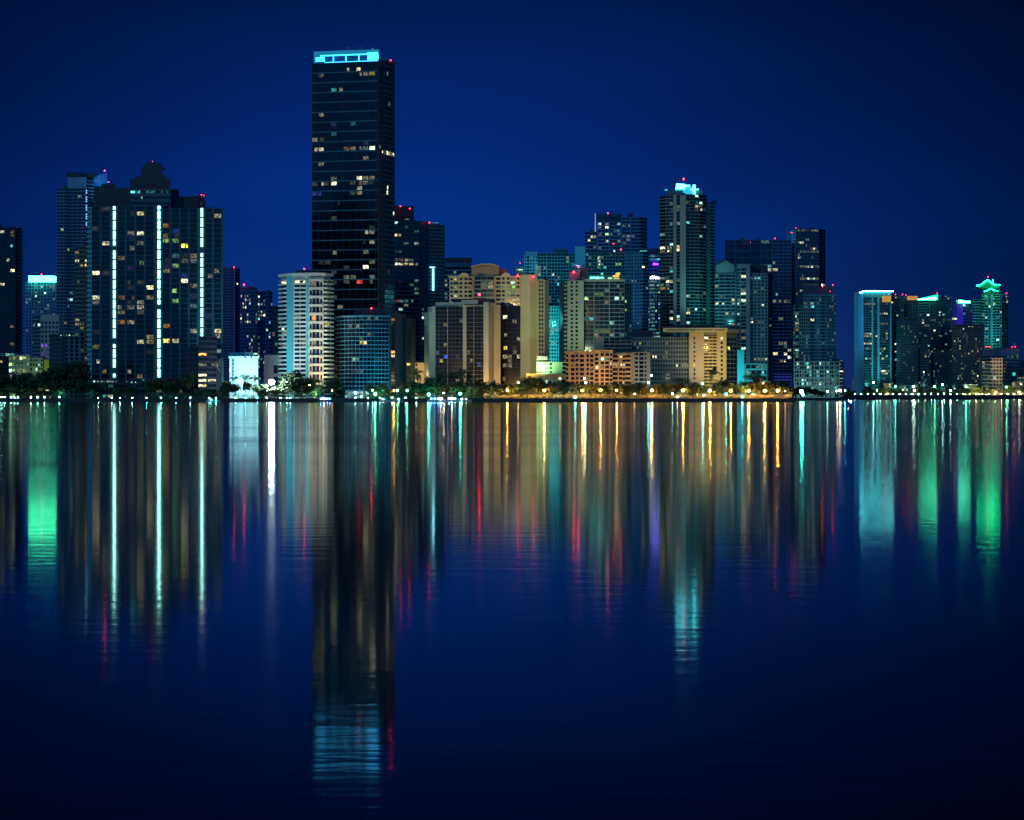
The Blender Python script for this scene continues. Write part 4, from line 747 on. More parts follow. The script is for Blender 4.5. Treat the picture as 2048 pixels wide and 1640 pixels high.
b.block([(1378, 2112), (1408, 2110)], 664, wallmat((0.36, 0.28, 0.17)), faces=[T(cols='w3 P2 w2 w4', fs=8.7, top=3, p=0.02, lit=L27)], glass=g27, D=2110)
b.block([(1408, 2113), (1434, 2113)], 664, dm, faces=[T(cols='B1*3', fs=6.4, top=3, p=0.12, pal='ddyd', sp=0.45, bal=1.2, slab=ta, lit=[(1412,672,'c')])], glass=glassmat((0.03,0.03,0.02)), D=2110)
b.block([(1434, 2109), (1453, 2109)], 664, ta, faces=[T(cols='w1 P1.4 w1', fs=8.7, top=3, p=0.0, lit=[(1443,671,'c')])], glass=g27, D=2110)
b.block([(1453, 2112), (1474, 2118)], 666, wallmat((0.08, 0.12, 0.11)), faces=[T(cols='G1*3', fs=8.7, top=3, p=0.06, pal='cdy', sp=0.2)], glass=g27, D=2110)
b.block([(1326, 2104), (1455, 2102)], 656, ta, ybot=664, part='roof_slab', depth=26, faces=[T(cols='w1 G4 w.4 G4 w.4 G4 w.4 G4 w.4 G4 w1', fs=8, p=0, sp=0.8)], D=2106); b.block([(1455, 2106), (1478, 2112)], 658.5, wallmat((0.2,0.18,0.12)), ybot=665, part='roof_slab', depth=24, D=2106)
b.block([(1345, 2120), (1425, 2120)], 650, dk, ybot=656.5, part='roof_block', depth=10)
b.done()
fill_spot(1438, 784, 2070, 1438, 715, 2110, (1,0.70,0.18), 52, 75); fill_spot(1397, 745, 2085, 1394, 715, 2110, (1,0.75,0.35), 12, 100); fill_spot(1430, 690, 2060, 1430, 690, 2110, (1,0.75,0.25), 18, 60); fill_spot(1330, 782, 2060, 1330, 740, 2116, (0.4,0.8,1), 18, 120)

# ---- right cluster
b = Bld('condo_tower', 'right cluster tower with a glowing white green roof edge and bright blue left side', 1750, 3000)
t28 = wallmat((0.06, 0.20, 0.22)); d28 = wallmat((0.02, 0.05, 0.06))
r28 = [(606,1728,1744,'cy'),(625,1757,1777,'w'),(647,1760,1776,'w'),(667,1728,1744,'w'),(672,1728,1744,'y'),(687,1728,1744,'w'),(681,1762,1770,'d'),(697,1730,1740,'w'),(697,1759,1772,'wd'),(740,1757,1780,'wc'),(749,1763,1774,'w'),(716,1730,1744,'k'),(716,1762,1772,'w'),(755,1760,1770,'d')]
b.block([(1717, 3024), (1727, 3002)], 583, wallmat((0.08, 0.30, 0.46)), faces=[T(cols='G1*2', fs=5.0, p=0, sp=0.5, slab=wallmat((0.12,0.5,0.7)))], D=3000)  # light on the left side put into its wall and slab colours
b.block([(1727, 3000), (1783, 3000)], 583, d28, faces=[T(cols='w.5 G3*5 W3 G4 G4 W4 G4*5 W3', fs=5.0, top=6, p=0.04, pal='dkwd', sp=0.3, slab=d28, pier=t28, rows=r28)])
el = b.part('roof_edge_light', emat('roof_edge_glow', (0.10, 0.80, 0.85), 34, False, True))
el.box(X(1727,2998), X(1787,2998), 2997, 2999, Z(583.2,2998), Z(581.6,2998)); el.tube((X(1717,3020),3020,Z(586.5,3020)), (X(1727,2998),2998,Z(582.4,2998)), 0.5, 0.5, 6)
b.rect('orange_roof_box', emat('orange_roof_panel', (1.0, 0.5, 0.08), 0.5, False), 1765, 1782, 592, 604, 2996, 3)
for k in range(6): b.bulb('roof_lamp', WIN['k'], 1770+k*2.3, 590-(k % 3), 2996, 0.6)
b.done(); fill_spot(1690, 660, 2960, 1722, 650, 3010, CYAN, 90, 90); fill_spot(1752, 770, 2960, 1752, 700, 3000, TEAL, 120, 90)
b = Bld('condo_tower', 'broad dark right cluster tower with an orange roof box and green glowing wedge', 1830, 3020)
d30 = wallmat((0.025, 0.055, 0.07)); s30 = wallmat((0.04, 0.11, 0.13)); p30 = lambda x, y: 0.08 if y < 640 else 0.13
b.block([(1783, 3020), (1815, 3018)], 592, wallmat((0.03,0.07,0.10)), faces=[T(cols='G2 W1 G2*3 W.8 P2*3', fs=5.2, p=p30, pal='kckw', sp=0.35, slab=s30)])
b.block([(1815, 3012), (1882, 3010)], 601, d30, faces=[T(cols='P2*4 W1 G2*4 W1 P2*4', fs=5.2, p=p30, pal='kckcw', sp=0.35, slab=s30)])
b.block([(1793, 2980), (1837, 2980)], 640, wallmat((0.03, 0.08, 0.10)), part='lower_wing', faces=[T(cols='P2*10', fs=5.2, p=0.06, pal='kckcw')])
b.block([(1840, 2975), (1862, 2975)], 673, d30, part='lower_wing', faces=[T(cols='G2*7', fs=5.2, p=0.10, pal='kcw')])
b.rect('orange_roof_box', emat('orange_roof_panel', (1.0, 0.5, 0.08), 0.5, False), 1815, 1835, 592, 600, 3008, 3)
m = b.part('roof_wedge', emat('green_wedge_light', (0.02, 0.9, 0.42), 1.6, False, True)); D_ = 3008
m.prism([(X(1835,D_),D_),(X(1876,D_),D_),(X(1876,D_),D_+6),(X(1835,D_),D_+6)], Z(600,D_), Z(598,D_), top=[(X(1835,D_),D_,0,Z(598,D_)),(X(1876,D_),D_,0,Z(588.5,D_)),(X(1876,D_),D_+6,0,Z(588.5,D_)),(X(1835,D_),D_+6,0,Z(598,D_))])
m = b.part('wedge_lamp', emat('white_wedge_light', (0.06, 1.0, 0.45), 17, False, True)); m.prism([(X(1836,D_),D_-1),(X(1872,D_),D_-1),(X(1872,D_),D_-0.2),(X(1836,D_),D_-0.2)], Z(599.6,D_), Z(598,D_), top=[(X(1836,D_),D_-1,0,Z(598,D_)),(X(1872,D_),D_-1,0,Z(594,D_)),(X(1872,D_),D_-0.2,0,Z(594,D_)),(X(1836,D_),D_-0.2,0,Z(598,D_))])
for x, y in ((1791, 589), (1805, 589), (1812, 590), (1874, 586)): b.beacon(x, y, 3010, r=0.4, mast=2)
b.done()
b = Bld('residential_tower', 'dark blue tower with a thin violet edge line beside the violet lit tower', 1892, 3080)
b.block([(1880, 3080), (1904, 3080)], 594, wallmat((0.03, 0.07, 0.16)), faces=[T(cols='G2*5', fs=5.4, p=0.10, pal='kcd', sp=0.4)])
b.rect('edge_light', WIN['b'], 1902.4, 1904, 594, 622, 3078, 1); b.bulb('roof_lamp', WIN['k'], 1891.5, 593, 3078, 0.8); b.bulb('roof_lamp', WIN['i'], 1901, 594, 3078, 0.5); b.done()
b = Bld('residential_tower', 'violet blue lit tower with a slanted glowing roof left of the green roofed tower', 1926, 3120)
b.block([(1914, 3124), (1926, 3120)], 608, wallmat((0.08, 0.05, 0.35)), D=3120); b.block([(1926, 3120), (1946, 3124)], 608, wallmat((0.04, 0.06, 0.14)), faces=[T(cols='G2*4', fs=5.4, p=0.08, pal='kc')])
m = b.part('roof_wedge', emat('white_wedge_light', (0.06, 1.0, 0.45), 17, False, True)); D_ = 3118; m.prism([(X(1918,D_),D_),(X(1941,D_),D_),(X(1941,D_),D_+5),(X(1918,D_),D_+5)], Z(605.5,D_), Z(604,D_), top=[(X(1918,D_),D_,0,Z(600,D_)),(X(1941,D_),D_,0,Z(602.4,D_)),(X(1941,D_),D_+5,0,Z(602.4,D_)),(X(1918,D_),D_+5,0,Z(600,D_))])
b.rect('roof_block', wallmat((0.04, 0.06, 0.14)), 1916, 1944, 605.6, 608.1, 3121, 10)
for k in range(8): b.bulb('roof_lamp', WIN['k'], 1913.5+(k % 2)*1.5, 601+k, 3116, 0.4)
b.part('floor_light', WIN['c']).box(X(1905,3060), X(1914,3060), 3060, 3061, Z(639,3060), Z(636,3060))
b.done(); fill_spot(1918, 665, 3070, 1919, 620, 3121, (0.25,0.1,1.0), 110, 80)
b = Bld('residential_tower', 'dark brownish right cluster block dotted with many tiny lit windows, below the violet lit tower', 1935, 2980)
b.block([(1904, 2982), (1968, 2980)], 650, wallmat((0.06, 0.055, 0.07)), faces=[T(cols='P2*18', fs=5.0, p=0.15, pal='ccwkdd')], cap=(2, 1, dk)); b.block([(1866, 2990), (1904, 2990)], 700, wallmat((0.03,0.07,0.09)), faces=[T(cols='P2*9', fs=5.0, p=0.12, pal='kcw')]); b.done()
b = Bld('pagoda_tower', 'tower with green neon pagoda roof outlines at the far right', 1981, 3050)
g34 = wallmat((0.04, 0.17, 0.17)); t34 = wallmat((0.07, 0.30, 0.28))
b.block([(1946, 3054), (1963, 3050)], 598, g34, faces=[T(cols='B2*3', fs=5.6, p=0.06, pal='kc', sp=0.35, slab=t34)])
b.block([(1963, 3048), (2004, 3048)], 588, g34, faces=[T(cols='B3*2 P2 W2 B3*2 P2', fs=5.6, p=0.03, pal='kc', sp=0.35, slab=t34, pier=t34, lit=[(1972,606,'g'),(1978,606,'c'),(1992,606,'g'),(1972,637,'k'),(1995,637,'k')])])
b.block([(2004, 3052), (2016, 3062)], 598, wallmat((0.02, 0.07, 0.12)), D=3050, faces=[T(cols='G1*3', fs=5.6, p=0.03)])
b.block([(1966, 3052), (2000, 3052)], 574, g34, ybot=588.5, part='upper_pavilion', depth=20)
neon = emat('green_neon', (0.006, 1.0, 0.30), 20, False, True)
def curve_tube(pts, D, r, name, mat):
    q = [(X(x, D), D, Z(y, D)) for x, y in pts]
    for a, c in zip(q, q[1:]): b.part(name, mat).tube(a, c, r, r, 6)
curve_tube([(1953,571.5),(1958,571),(1963,568.5),(1969,564),(1975.5,559.5),(1981,564),(1987,568.5),(1993,570),(2000,570)], 3044, 0.55, 'neon_roof_line', neon)
curve_tube([(1968,583),(1974,581.5),(1979,578.5),(1982.5,577),(1987,580),(1991,581.5),(1996.5,582)], 3042, 0.45, 'neon_roof_line', neon); curve_tube([(1985.5,559),(1985.5,568)], 3043, 0.4, 'neon_roof_line', neon)
m = b.part('pagoda_roof', wallmat((0.02, 0.10, 0.08))); i = len(m.v); pr = [(1954,572.5),(1963,570),(1969,566),(1975.5,561),(1981,566),(1987,570),(2000,571.5),(1998,576),(1958,576)]
for yy in (3045.5, 3072): m.v += [(X(x,3046), yy, Z(y,3046)) for x, y in pr]
m.f += [tuple(range(i+8, i-1, -1)), tuple(range(i+9, i+18))] + [(i+k, i+(k+1) % 9, i+9+(k+1) % 9, i+9+k) for k in range(9)]
for k in range(8): b.bulb('pier_lamp', WIN['k'], 1987.3, 597+k*13, 3045, 0.5)
for k in range(16): b.bulb('roof_lamp', WIN['c'], 2008+b.rnd.uniform(0, 8), 586+b.rnd.uniform(0, 20), 3049, 0.45)
b.beacon(1976, 553.5, 3046, r=0.6, mast=3); b.beacon(2013, 586, 3046, r=0.5, mast=2); b.done()
fill_spot(1982, 590, 3030, 1981, 575, 3050, (0.1,1,0.5), 2, 140); fill_spot(1985, 690, 3000, 1985, 640, 3048, TEAL, 70, 90)
b = Bld('office_block', 'wide dark blue block with four red roof lights at the right picture edge', 2000, 2960, 'building')
b.block([(1965, 2962), (2039, 2960)], 698, wallmat((0.03, 0.10, 0.18)), faces=[T(cols='G3*18', fs=7, top=6, p=0.06, pal='tkg', sp=0.4, slab=wallmat((0.04,0.13,0.17)))])
b.block([(2039, 2966), (2075, 2966)], 722, wallmat((0.04, 0.10, 0.14)), faces=[T(cols='G3*8', fs=7, p=0.15, pal='tkg', sp=0.4)])
b.rect('stair_tower', WIN['g'], 2034, 2037, 708, 718, 2957, 2)
for x in (1973, 1979, 2024.5, 2030.5): b.beacon(x, 693.5, 2958, r=0.5, mast=2)
b.beacon(2028, 688, 2958, r=0.4, mast=4, mat=WIN['c']); b.done()
b = Bld('frame_building', 'pinkish building with a lit open frame front near the right picture edge', 1990, 2930, 'building')
pk = wallmat((0.55, 0.36, 0.26)); b.block([(1981, 2932), (2005, 2930)], 716, wallmat((0.08,0.06,0.05)), faces=[T(cols='G4*4', fs=7.4, p=0.05, pal='gt', sp=0.35, slab=pk, mull=0.3)])
b.block([(1964, 2936), (1981, 2934)], 722, wallmat((0.06,0.08,0.08)), faces=[T(cols='G4*3', fs=7.4, p=0.08, pal='kw', sp=0.2, slab=wallmat((0.25,0.22,0.2)))]); b.block([(2005, 2934), (2012, 2936)], 722, wallmat((0.06,0.08,0.08)), faces=[T(cols='G4*2', fs=7.4, p=0.08, pal='kw', sp=0.2, slab=wallmat((0.25,0.22,0.2)))])
b.done(); fill_spot(1990, 786, 2905, 1990, 745, 2930, (1,0.6,0.35), 30, 120)
b = Bld('villa', 'warm lit terraced villa with arches touching the right picture edge', 2040, 2925, 'building')
vi = wallmat((0.6, 0.44, 0.26)); b.block([(2024, 2926), (2075, 2924)], 764, vi, faces=[T(cols='P2 D2 P2 D2 P2 D2 P2', fs=8, p=0.35, pal='wco')]); b.block([(2034, 2930), (2075, 2930)], 754, vi, ybot=765, part='upper_floor', depth=14, faces=[T(cols='P2*7', fs=9, p=0.3, pal='wc')])
b.rect('green_sign', emat('green_sign_panel', (0.05, 0.8, 0.5), 0.9, False), 2025.5, 2031, 745, 751, 2920, 1); b.mast(2028, 750, 788, 2921, 0.3); b.done(); fill_spot(2040, 789, 2906, 2040, 768, 2926, WARM, 16, 130)
b = Bld('pavilion', 'long low pavilion under a thin white roof, yellow lit, right of the dotted brown block', 1945, 2925, 'building')
b.block([(1928, 2930), (1966, 2930)], 772, wallmat((0.5,0.36,0.15)), depth=10, faces=[T(cols='D3*8', fs=14, p=0.5, pal='ycw')]); b.rect('white_roof', wallmat((0.75,0.7,0.65)), 1929, 1956, 769, 770.6, 2924, 14); b.done(); fill_spot(1950, 789, 2906, 1950, 776, 2930, (1,0.75,0.2), 12, 130)
b = Bld('small_tower', 'tiny pale ribbed block far off between the park and the right cluster', 1714, 3150, 'building')
b.block([(1710, 3150), (1722, 3152)], 757, wallmat((0.25, 0.3, 0.28)), faces=[T(cols='W1 G1 W1 G1 W1 G1 W1', fs=5, p=0.05)]); b.done()
b = Bld('hotel_block', 'tiny orange lit block at the foot of the white green edged right cluster tower', 1774, 2925, 'building')
b.block([(1767, 2926), (1782, 2926)], 767, wallmat((0.6, 0.4, 0.2)), faces=[T(cols='D2*4', fs=5.4, p=0.6, pal='wcy')], depth=14); b.done(); fill_spot(1774, 790, 2908, 1774, 775, 2926, WARM, 8, 120)
b = Bld('terrace_block', 'low greenish terrace block beside the tiny orange block in the right cluster', 1815, 2930, 'building')
b.block([(1797, 2932), (1835, 2930)], 771, wallmat((0.26, 0.34, 0.28)), faces=[T(cols='D2*10', fs=5.6, p=0.4, pal='kgc')], depth=14); b.done()
b = Bld('waterfront_house', 'low dark waterfront house with warm lit glass rooms at the left shore', 76, 2030, 'house')
b.block([(30, 2032), (112, 2030)], 768, wallmat((0.05,0.05,0.05)), depth=16, faces=[T(cols='w2 D4 w1 D5 w3 D3*2 w1 D3*2 D3 w.6 D3*4 w2', fs=7.2, p=0.0, lit=[(39,770,'d'),(51,782,'w'),(57,782,'w'),(66,782,'c'),(72,782,'w'),(79,770,'w'),(79,782,'w'),(85,770,'w'),(85,782,'c'),(97,782,'c'),(102,782,'c'),(104,782,'c'),(92,782,'w')])])
b.block([(26, 2036), (116, 2034)], 765.5, dk, ybot=768, part='flat_roof', depth=22); b.done()
# ------------------------------------------------------------------ trees, palms, lamps, boats
def leafmat(c):
    key = ('l', tuple(c))
    if key in MATS: return MATS[key]
    m = bpy.data.materials.new('foliage'); m.use_nodes = True; n = m.node_tree; b = n.nodes['Principled BSDF']
    g = N(n, 'ShaderNodeNewGeometry'); r = N(n, 'ShaderNodeValToRGB'); e = r.color_ramp.elements
    e[0].color = (*[x*0.5 for x in c], 1); e[1].color = (*[x*1.6 for x in c], 1)
    n.links.new(g.outputs['Random Per Island'], r.inputs[0]); n.links.new(r.outputs[0], b.inputs['Base Color'])
    b.inputs['Roughness'].default_value = 0.7; MATS[key] = m; return m
LEAF = leafmat((0.04, 0.06, 0.022)); BARK = wallmat((0.10, 0.075, 0.05), 0.9); PALM = leafmat((0.06, 0.09, 0.03)); PBARK = wallmat((0.22, 0.19, 0.15), 0.9)
def crown_mesh(seed, spread=1.0, nb=16, per=70, flat=0.75):
    r = random.Random(seed); m = MB()
    blobs = []
    for k in range(nb):
        a = r.uniform(0, 6.28); q = r.random()**0.6*0.72*spread; blobs.append((Vector((q*math.cos(a), q*math.sin(a), r.uniform(-0.42, 0.52)*flat)), r.uniform(0.2, 0.42)))
    for c, br in blobs:
        for k in range(per):
            d = Vector((r.gauss(0,1), r.gauss(0,1), r.gauss(0,1))).normalized()*br*r.uniform(0.7, 1.08); p = c + d
            s = r.uniform(0.07, 0.14); u = Vector((r.gauss(0,1), r.gauss(0,1), r.gauss(0,0.6))).normalized(); v = u.cross(Vector((r.gauss(0,1), r.gauss(0,1), r.gauss(0,1)))).normalized()
            i = len(m.v); m.v += [tuple(p-u*s), tuple(p+v*s*0.6), tuple(p+u*s), tuple(p-v*s*0.6)]; m.f.append((i, i+1, i+2, i+3))
    return m.mesh('crown', LEAF)
CROWNS = [crown_mesh(s, sp, nb, 74, fl) for s, sp, nb, fl in ((1,1.0,16,.75),(2,1.15,14,.6),(3,.85,15,.95),(4,1.1,20,.7),(5,.9,12,.8),(6,1.2,22,.6))]
def trunk_mesh(seed):
    r = random.Random(seed); m = MB(); m.tube((0,0,-0.02), (0.02,0.01,0.35), 0.035, 0.026, 7)
    for k in range(5):
        a = k*1.257+r.uniform(-0.3,0.3); m.tube((0.02,0.01,0.32), (0.28*math.cos(a), 0.28*math.sin(a), r.uniform(0.55, 0.75)), 0.02, 0.007, 5)
    return m.mesh('trunk', BARK)
TRUNKS = [trunk_mesh(s) for s in (11, 12, 13)]
REG = []       # every plant and lamp, labelled at the end from its place along the shore
def gz(D, px): return 4.2 if (D > 2900 and X(px, D) > XS) else GROUND
def tree(px, ytop, wpx, D, kind='tree', group=None):
    wpx *= 1.2; r = random.Random(int(px*13+ytop*7)); z0 = gz(D, px); H = Z(ytop, D)-z0; w = wpx*D/F
    o = empty('shade_tree', (X(px, D), D, z0)); o.rotation_euler = (0, 0, r.uniform(0, 6.28))
    c = bpy.data.objects.new('crown', r.choice(CROWNS)); COL.objects.link(c); c.parent = o
    ch = min(H*0.8, max(w*0.9, H*0.55)); c.scale = (w/2/0.95, w/2/0.95, ch/2/0.72); c.location = (0, 0, H-ch/2)
    t = bpy.data.objects.new('trunk', r.choice(TRUNKS)); COL.objects.link(t); t.parent = o; t.scale = (w*0.75, w*0.75, H)
    REG.append((px, D, o, 'tree', group, wpx, H)); return o
def palm_meshes(seed):
    r = random.Random(seed); m = MB(); lean = r.uniform(-0.08, 0.08); prev = (0, 0, -0.02)
    for k in range(1, 6):
        q = (lean*(k/5)**2, 0, k/5*0.86); m.tube(prev, q, 0.024-0.002*k, 0.022-0.002*k, 7); prev = q
    tr = m.mesh('trunk', PBARK); fr = []
    for v in range(3):                              # one frond: a drooping rib with leaflets on both sides
        m = MB(); droop = (0.9, 1.4, 0.5)[v]; L = 0.36; n = 9; pts = []
        for k in range(n+1):
            s = k/n; pts.append(Vector((L*math.sin(s*1.25)/1.0*0.95, 0, 0.16*math.sin(s*2.0)*(1.4-droop*0.6) - droop*0.22*s*s)))
        for k in range(n):
            a, c = pts[k], pts[k+1]; wl = 0.14*math.sin(math.pi*(0.12+0.85*k/n))
            for sg in (-1, 1):
                i = len(m.v); tip = Vector((c.x+0.02, sg*wl, (a.z+c.z)/2-0.05*droop)); m.v += [tuple(a), tuple(c), tuple(tip)]; m.f.append((i, i+1, i+2))
            i = len(m.v); m.v += [tuple(a+Vector((0,-0.005,0))), tuple(a+Vector((0,0.005,0))), tuple(c+Vector((0,0.004,0))), tuple(c+Vector((0,-0.004,0)))]; m.f.append((i,i+1,i+2,i+3))
        fr.append(m.mesh('frond', PALM))
    return tr, fr, lean
PALMS = [palm_meshes(s) for s in (21, 22, 23)]
def palm(px, ytop, D, size=1.15, group=None):
    r = random.Random(int(px*17+ytop)); z0 = gz(D, px); H = Z(ytop, D)-z0; tr, frs, lean = r.choice(PALMS)
    o = empty('palm_tree', (X(px, D), D, z0)); o.rotation_euler = (0, 0, r.choice((0, 3.14))+r.uniform(-.3,.3)); S = H*0.92
    t = bpy.data.objects.new('trunk', tr); COL.objects.link(t); t.parent = o; w = max(9.0, S*0.8)*size; t.scale = (min(w,S)*1.0, min(w,S), S)
    for k in range(13):
        f = bpy.data.objects.new('frond', frs[(0, 0, 1, 2)[k % 4]]); COL.objects.link(f); f.parent = o; s = (w if S > 9 else 9)*r.uniform(0.85, 1.1)
        f.scale = (s, s, s); f.location = (lean*min(w,S), 0, 0.86*S); f.rotation_euler = (0, r.uniform(-0.5, 0.35), k*2.4+r.uniform(-0.2, 0.2))
    REG.append((px, D, o, 'palm', group, 0, H)); return o
LM = {'s': emat('sodium_lamp', (1, 0.40, 0.05), 900, False, True), 'w': emat('white_lamp', (1, 0.80, 0.5), 170, False, True), 't': emat('teal_lamp', (0.06, 1, 0.8), 260, False, True),
      'g': emat('green_lamp', (0.10, 1, 0.4), 220, False, True), 'x': emat('floodlamp', (0.72, 1, 1), 900, False, True), 'c': emat('pale_lamp', (0.35, 1, 0.8), 150, False, True), 'b': emat('blue_lamp', (0.08, 0.4, 1), 200, False, True), 'o': emat('small_warm_lamp', (1, 0.65, 0.3), 25, False, True)}
CN = {'s': 'orange', 'w': 'warm white', 't': 'teal', 'g': 'green', 'x': 'dazzling white', 'c': 'pale green white', 'b': 'blue', 'o': 'dim amber'}
LMESH = {}
def lamp(px, py, kind='s', D=2004, r=0.5, arm=True, group=None):
    z0 = gz(D, px); z = Z(py, D); h = z-z0
    if h < 0.6: z = z0+0.9; h = 0.9
    o = empty('street_lamp' if h > 3 else 'path_lamp', (X(px, D), D, z0))
    k = (round(h, 1), kind, r)
    if k not in LMESH:
        p = MB(); p.tube((0, 0, 0), (0, 0, h-r*0.9), 0.13, 0.08, 7); p.tube((0, 0, 0), (0, 0, 0.35), 0.24, 0.2, 8)
        c = MB(); c.tube((0, 0, h+r*0.75), (0, 0, h+r*1.25), r*0.9, r*0.3, 8); c.tube((0, 0, h-r*1.15), (0, 0, h-r*0.85), 0.1, r*0.45, 8)
        gmb = MB(); gmb.ball((0, 0, h), r, 8, 6, 0.9); LMESH[k] = (p.mesh('post', METAL), c.mesh('lamp_cap', METAL), gmb.mesh('globe', LM[kind]))
    for nm, me in zip(('post', 'lamp_cap', 'globe'), LMESH[k]):
        q = bpy.data.objects.new(nm, me); COL.objects.link(q); q.parent = o
    REG.append((px, D, o, 'lamp', group, kind, h)); return o

for px in (1014.5, 1088.5, 1165, 1201, 1233.5, 1304, 1366, 1420, 1461.5, 1497.5, 1529.5, 1555.5): lamp(px, 780.5 if px < 1400 else 781.5, 's', 2006, 0.62 if px not in (1014.5, 1461.5, 1233.5) else 0.5)
for px, py, k, D, r in ((1036.5,765,'o',2018,.6),(1570.5,782,'o',2008,.4),(1525.5,767,'s',2022,.45),(1302.5,751,'w',2060,.6),(1297,765,'t',2040,.4),(1405,767,'t',2040,.5),(1171.5,765,'c',2030,.5),(1168.5,757,'w',2050,.5),(1120,757,'o',2060,.6),
                        (750.5,788,'g',2006,.75),(857.5,789,'t',2004,.85),(920.5,787,'t',2004,.8),(1150.5,794.5,'t',2003,.6),(1484.5,793.5,'t',2003,.5),(1269,788,'o',2008,.5),(1345,787,'c',2008,.3),(1355,794,'w',2004,.3),
                        (543,764,'x',2015,1.9),(619,770,'o',2012,.35),(664,781,'o',2010,.4),(888,786,'w',2012,.4),(828.5,773,'o',2030,.4),(788,781,'s',2012,.35),(795,781,'g',2012,.35),(814,781,'t',2012,.4),(764,781,'t',2012,.3),(745,780.5,'c',2014,.35),
                        (1603,783,'t',2200,1.3),(1606,789.5,'t',2150,.8),(1680,781,'w',2300,.7),(1674,782,'w',2280,.5),(1655,783,'c',2250,.4),(1690,781,'t',2300,.45),(1702,787,'c',2500,.6),(1452,788.5,'t',2006,.4),(1408,790,'w',2006,.4)): lamp(px, py, k, D, r)
for px in (1,4,9,22,29,35.5,62,75,89,119): lamp(px, 794.5, 'c' if px != 62 else 'w', 2003, 0.26)
for px in (196.5,223.5,240,264.5,293,322,352,380.5,418,432,471,491,515,533,561,574,580.5,711,736,759.5,784,811,833): lamp(px, 795.5, {293:'t',322:'g',352:'t',491:'t',515:'t'}.get(px, 'c'), 2003, 0.24 if px not in (322,) else 0.36)
for k in range(28): lamp(1697+k*12.75, 787.6+(k % 3)*0.25, 'c' if k % 4 else 'w', 2903, 0.26 if k % 5 else 0.42)
for px, py, k in ((1791,773,'t'),(1869.5,772.5,'g'),(1932,773,'t'),(2013,774,'g'),(1754,781,'c'),(1829,781,'w'),(1901,781,'c'),(1885,769,'c'),(2038,784,'w'),(1827,773,'c'),(1747,765,'c')): lamp(px, py, k, 2910, 0.6)
# trees, front row of the park (right of the blue curved block)
TR = [(5,752,34),(28,745,40),(58,742,40),(86,745,34),(112,732,36),(135,724,40),(160,718,44),(168,745,30),(20,765,40),(60,762,44),(118,762,40),(150,756,44),(8,772,26),(178,760,26),
      (200,768,24),(228,773,20),(262,770,26),(300,758,26),(318,754,28),(340,760,28),(368,752,30),(382,742,22),(352,772,22),(398,777,18),(424,777,16),(446,772,22),(455,760,20),
      (470,764,24),(492,760,24),(520,765,24),(524,776,30),(556,772,26),(590,744,44),(604,752,40),(578,758,36),(616,768,22),(600,774,34),(633,782,22),(660,762,22),(668,755,20),
      (758,775,22),(776,776,18),(812,764,26),(830,762,24),(846,770,22),(858,760,22),(872,768,26),(893,772,26),(910,766,26),(930,770,30),(948,768,24),(966,765,26),(984,762,26),(1000,772,22),(1012,768,20),
      (1026,768,26),(1040,766,24),(1055,754,30),(1072,756,26),(1085,770,22),(1098,760,28),(1112,762,28),(1128,760,24),(1142,768,22),(1158,765,26),(1182,768,24),(1200,770,22),(1218,768,26),(1246,766,26),(1260,772,20),(1276,768,24),
      (1290,776,18),(1318,774,26),(1334,772,22),(1350,772,24),(1380,770,26),(1394,772,24),(1436,764,26),(1450,767,24),(1472,772,20),(1486,762,24),(1508,760,24),(1520,764,22),(1540,768,24),(1549,760,22),(1562,768,22),(1576,772,20)]
for k, (x, y, w) in enumerate(TR): tree(x, y, w, 2011+(k*7 % 5)*3 if y > 755 else 2024+(k % 3)*5)
for x, y, w in ((1592,776,20),(1610,772,24),(1626,776,20),(1640,782,18),(1700,780,22),(1692,774,16)): tree(x, y, w, 2400)
rr = random.Random(5)
for k in range(34): x = 1730+k*9.8+rr.uniform(-2, 2); tree(x, rr.uniform(773, 782) if not 1950 < x < 1962 else 771, rr.uniform(10, 17), 2912+rr.uniform(0, 8))
for x, y, w in ((1018,776,16),(1048,762,22),(1078,768,20),(1104,772,18),(1120,764,24),(1150,772,18),(1172,774,16),(1192,766,20),(1210,774,16),(1232,764,22),(1254,774,18),(1268,768,18),(1284,764,20),(1302,772,16),(1326,766,22),(1342,768,18),(1358,764,20),(1372,774,16),(1388,764,22),(1404,774,16),(1428,774,16),(1444,758,24),(1464,774,14),(1478,768,18),(1496,764,20),(1514,756,22),(1530,766,18),(1556,772,16),(1568,762,20),
      (740,768,20),(766,768,20),(838,764,20),(880,762,20),(920,760,22),(956,760,20),(992,766,18),(640,770,18),(684,778,14)): tree(x, y, w, 2019+(x % 4)*2)
# low hedge line, too dense to count
m = MB(); rr = random.Random(9)
for k in range(22000):
    x = rr.uniform(-40, 1588); D = rr.uniform(2008, 2014); s = rr.uniform(0.15, 0.4); hmax = (3.6 if x < 968 else 1.6)+0.9*math.sin(x*0.11)+0.6*math.sin(x*0.37); z = GROUND+rr.random()*max(0.5, hmax)
    if z < GROUND: z = GROUND+0.3
    p = Vector((X(x, D), D, z)); u = Vector((rr.gauss(0,1), rr.gauss(0,1), rr.gauss(0,1))).normalized()*s; v = u.cross(Vector((rr.gauss(0,1), rr.gauss(0,1), rr.gauss(0,1)))).normalized()*s*0.6
    i = len(m.v); m.v += [tuple(p-u), tuple(p+v), tuple(p+u), tuple(p-v)]; m.f.append((i,i+1,i+2,i+3))
tag(m.build('hedge', LEAF), 'low dark hedge running along the shore walk under the trees', 'hedge', kind='stuff')
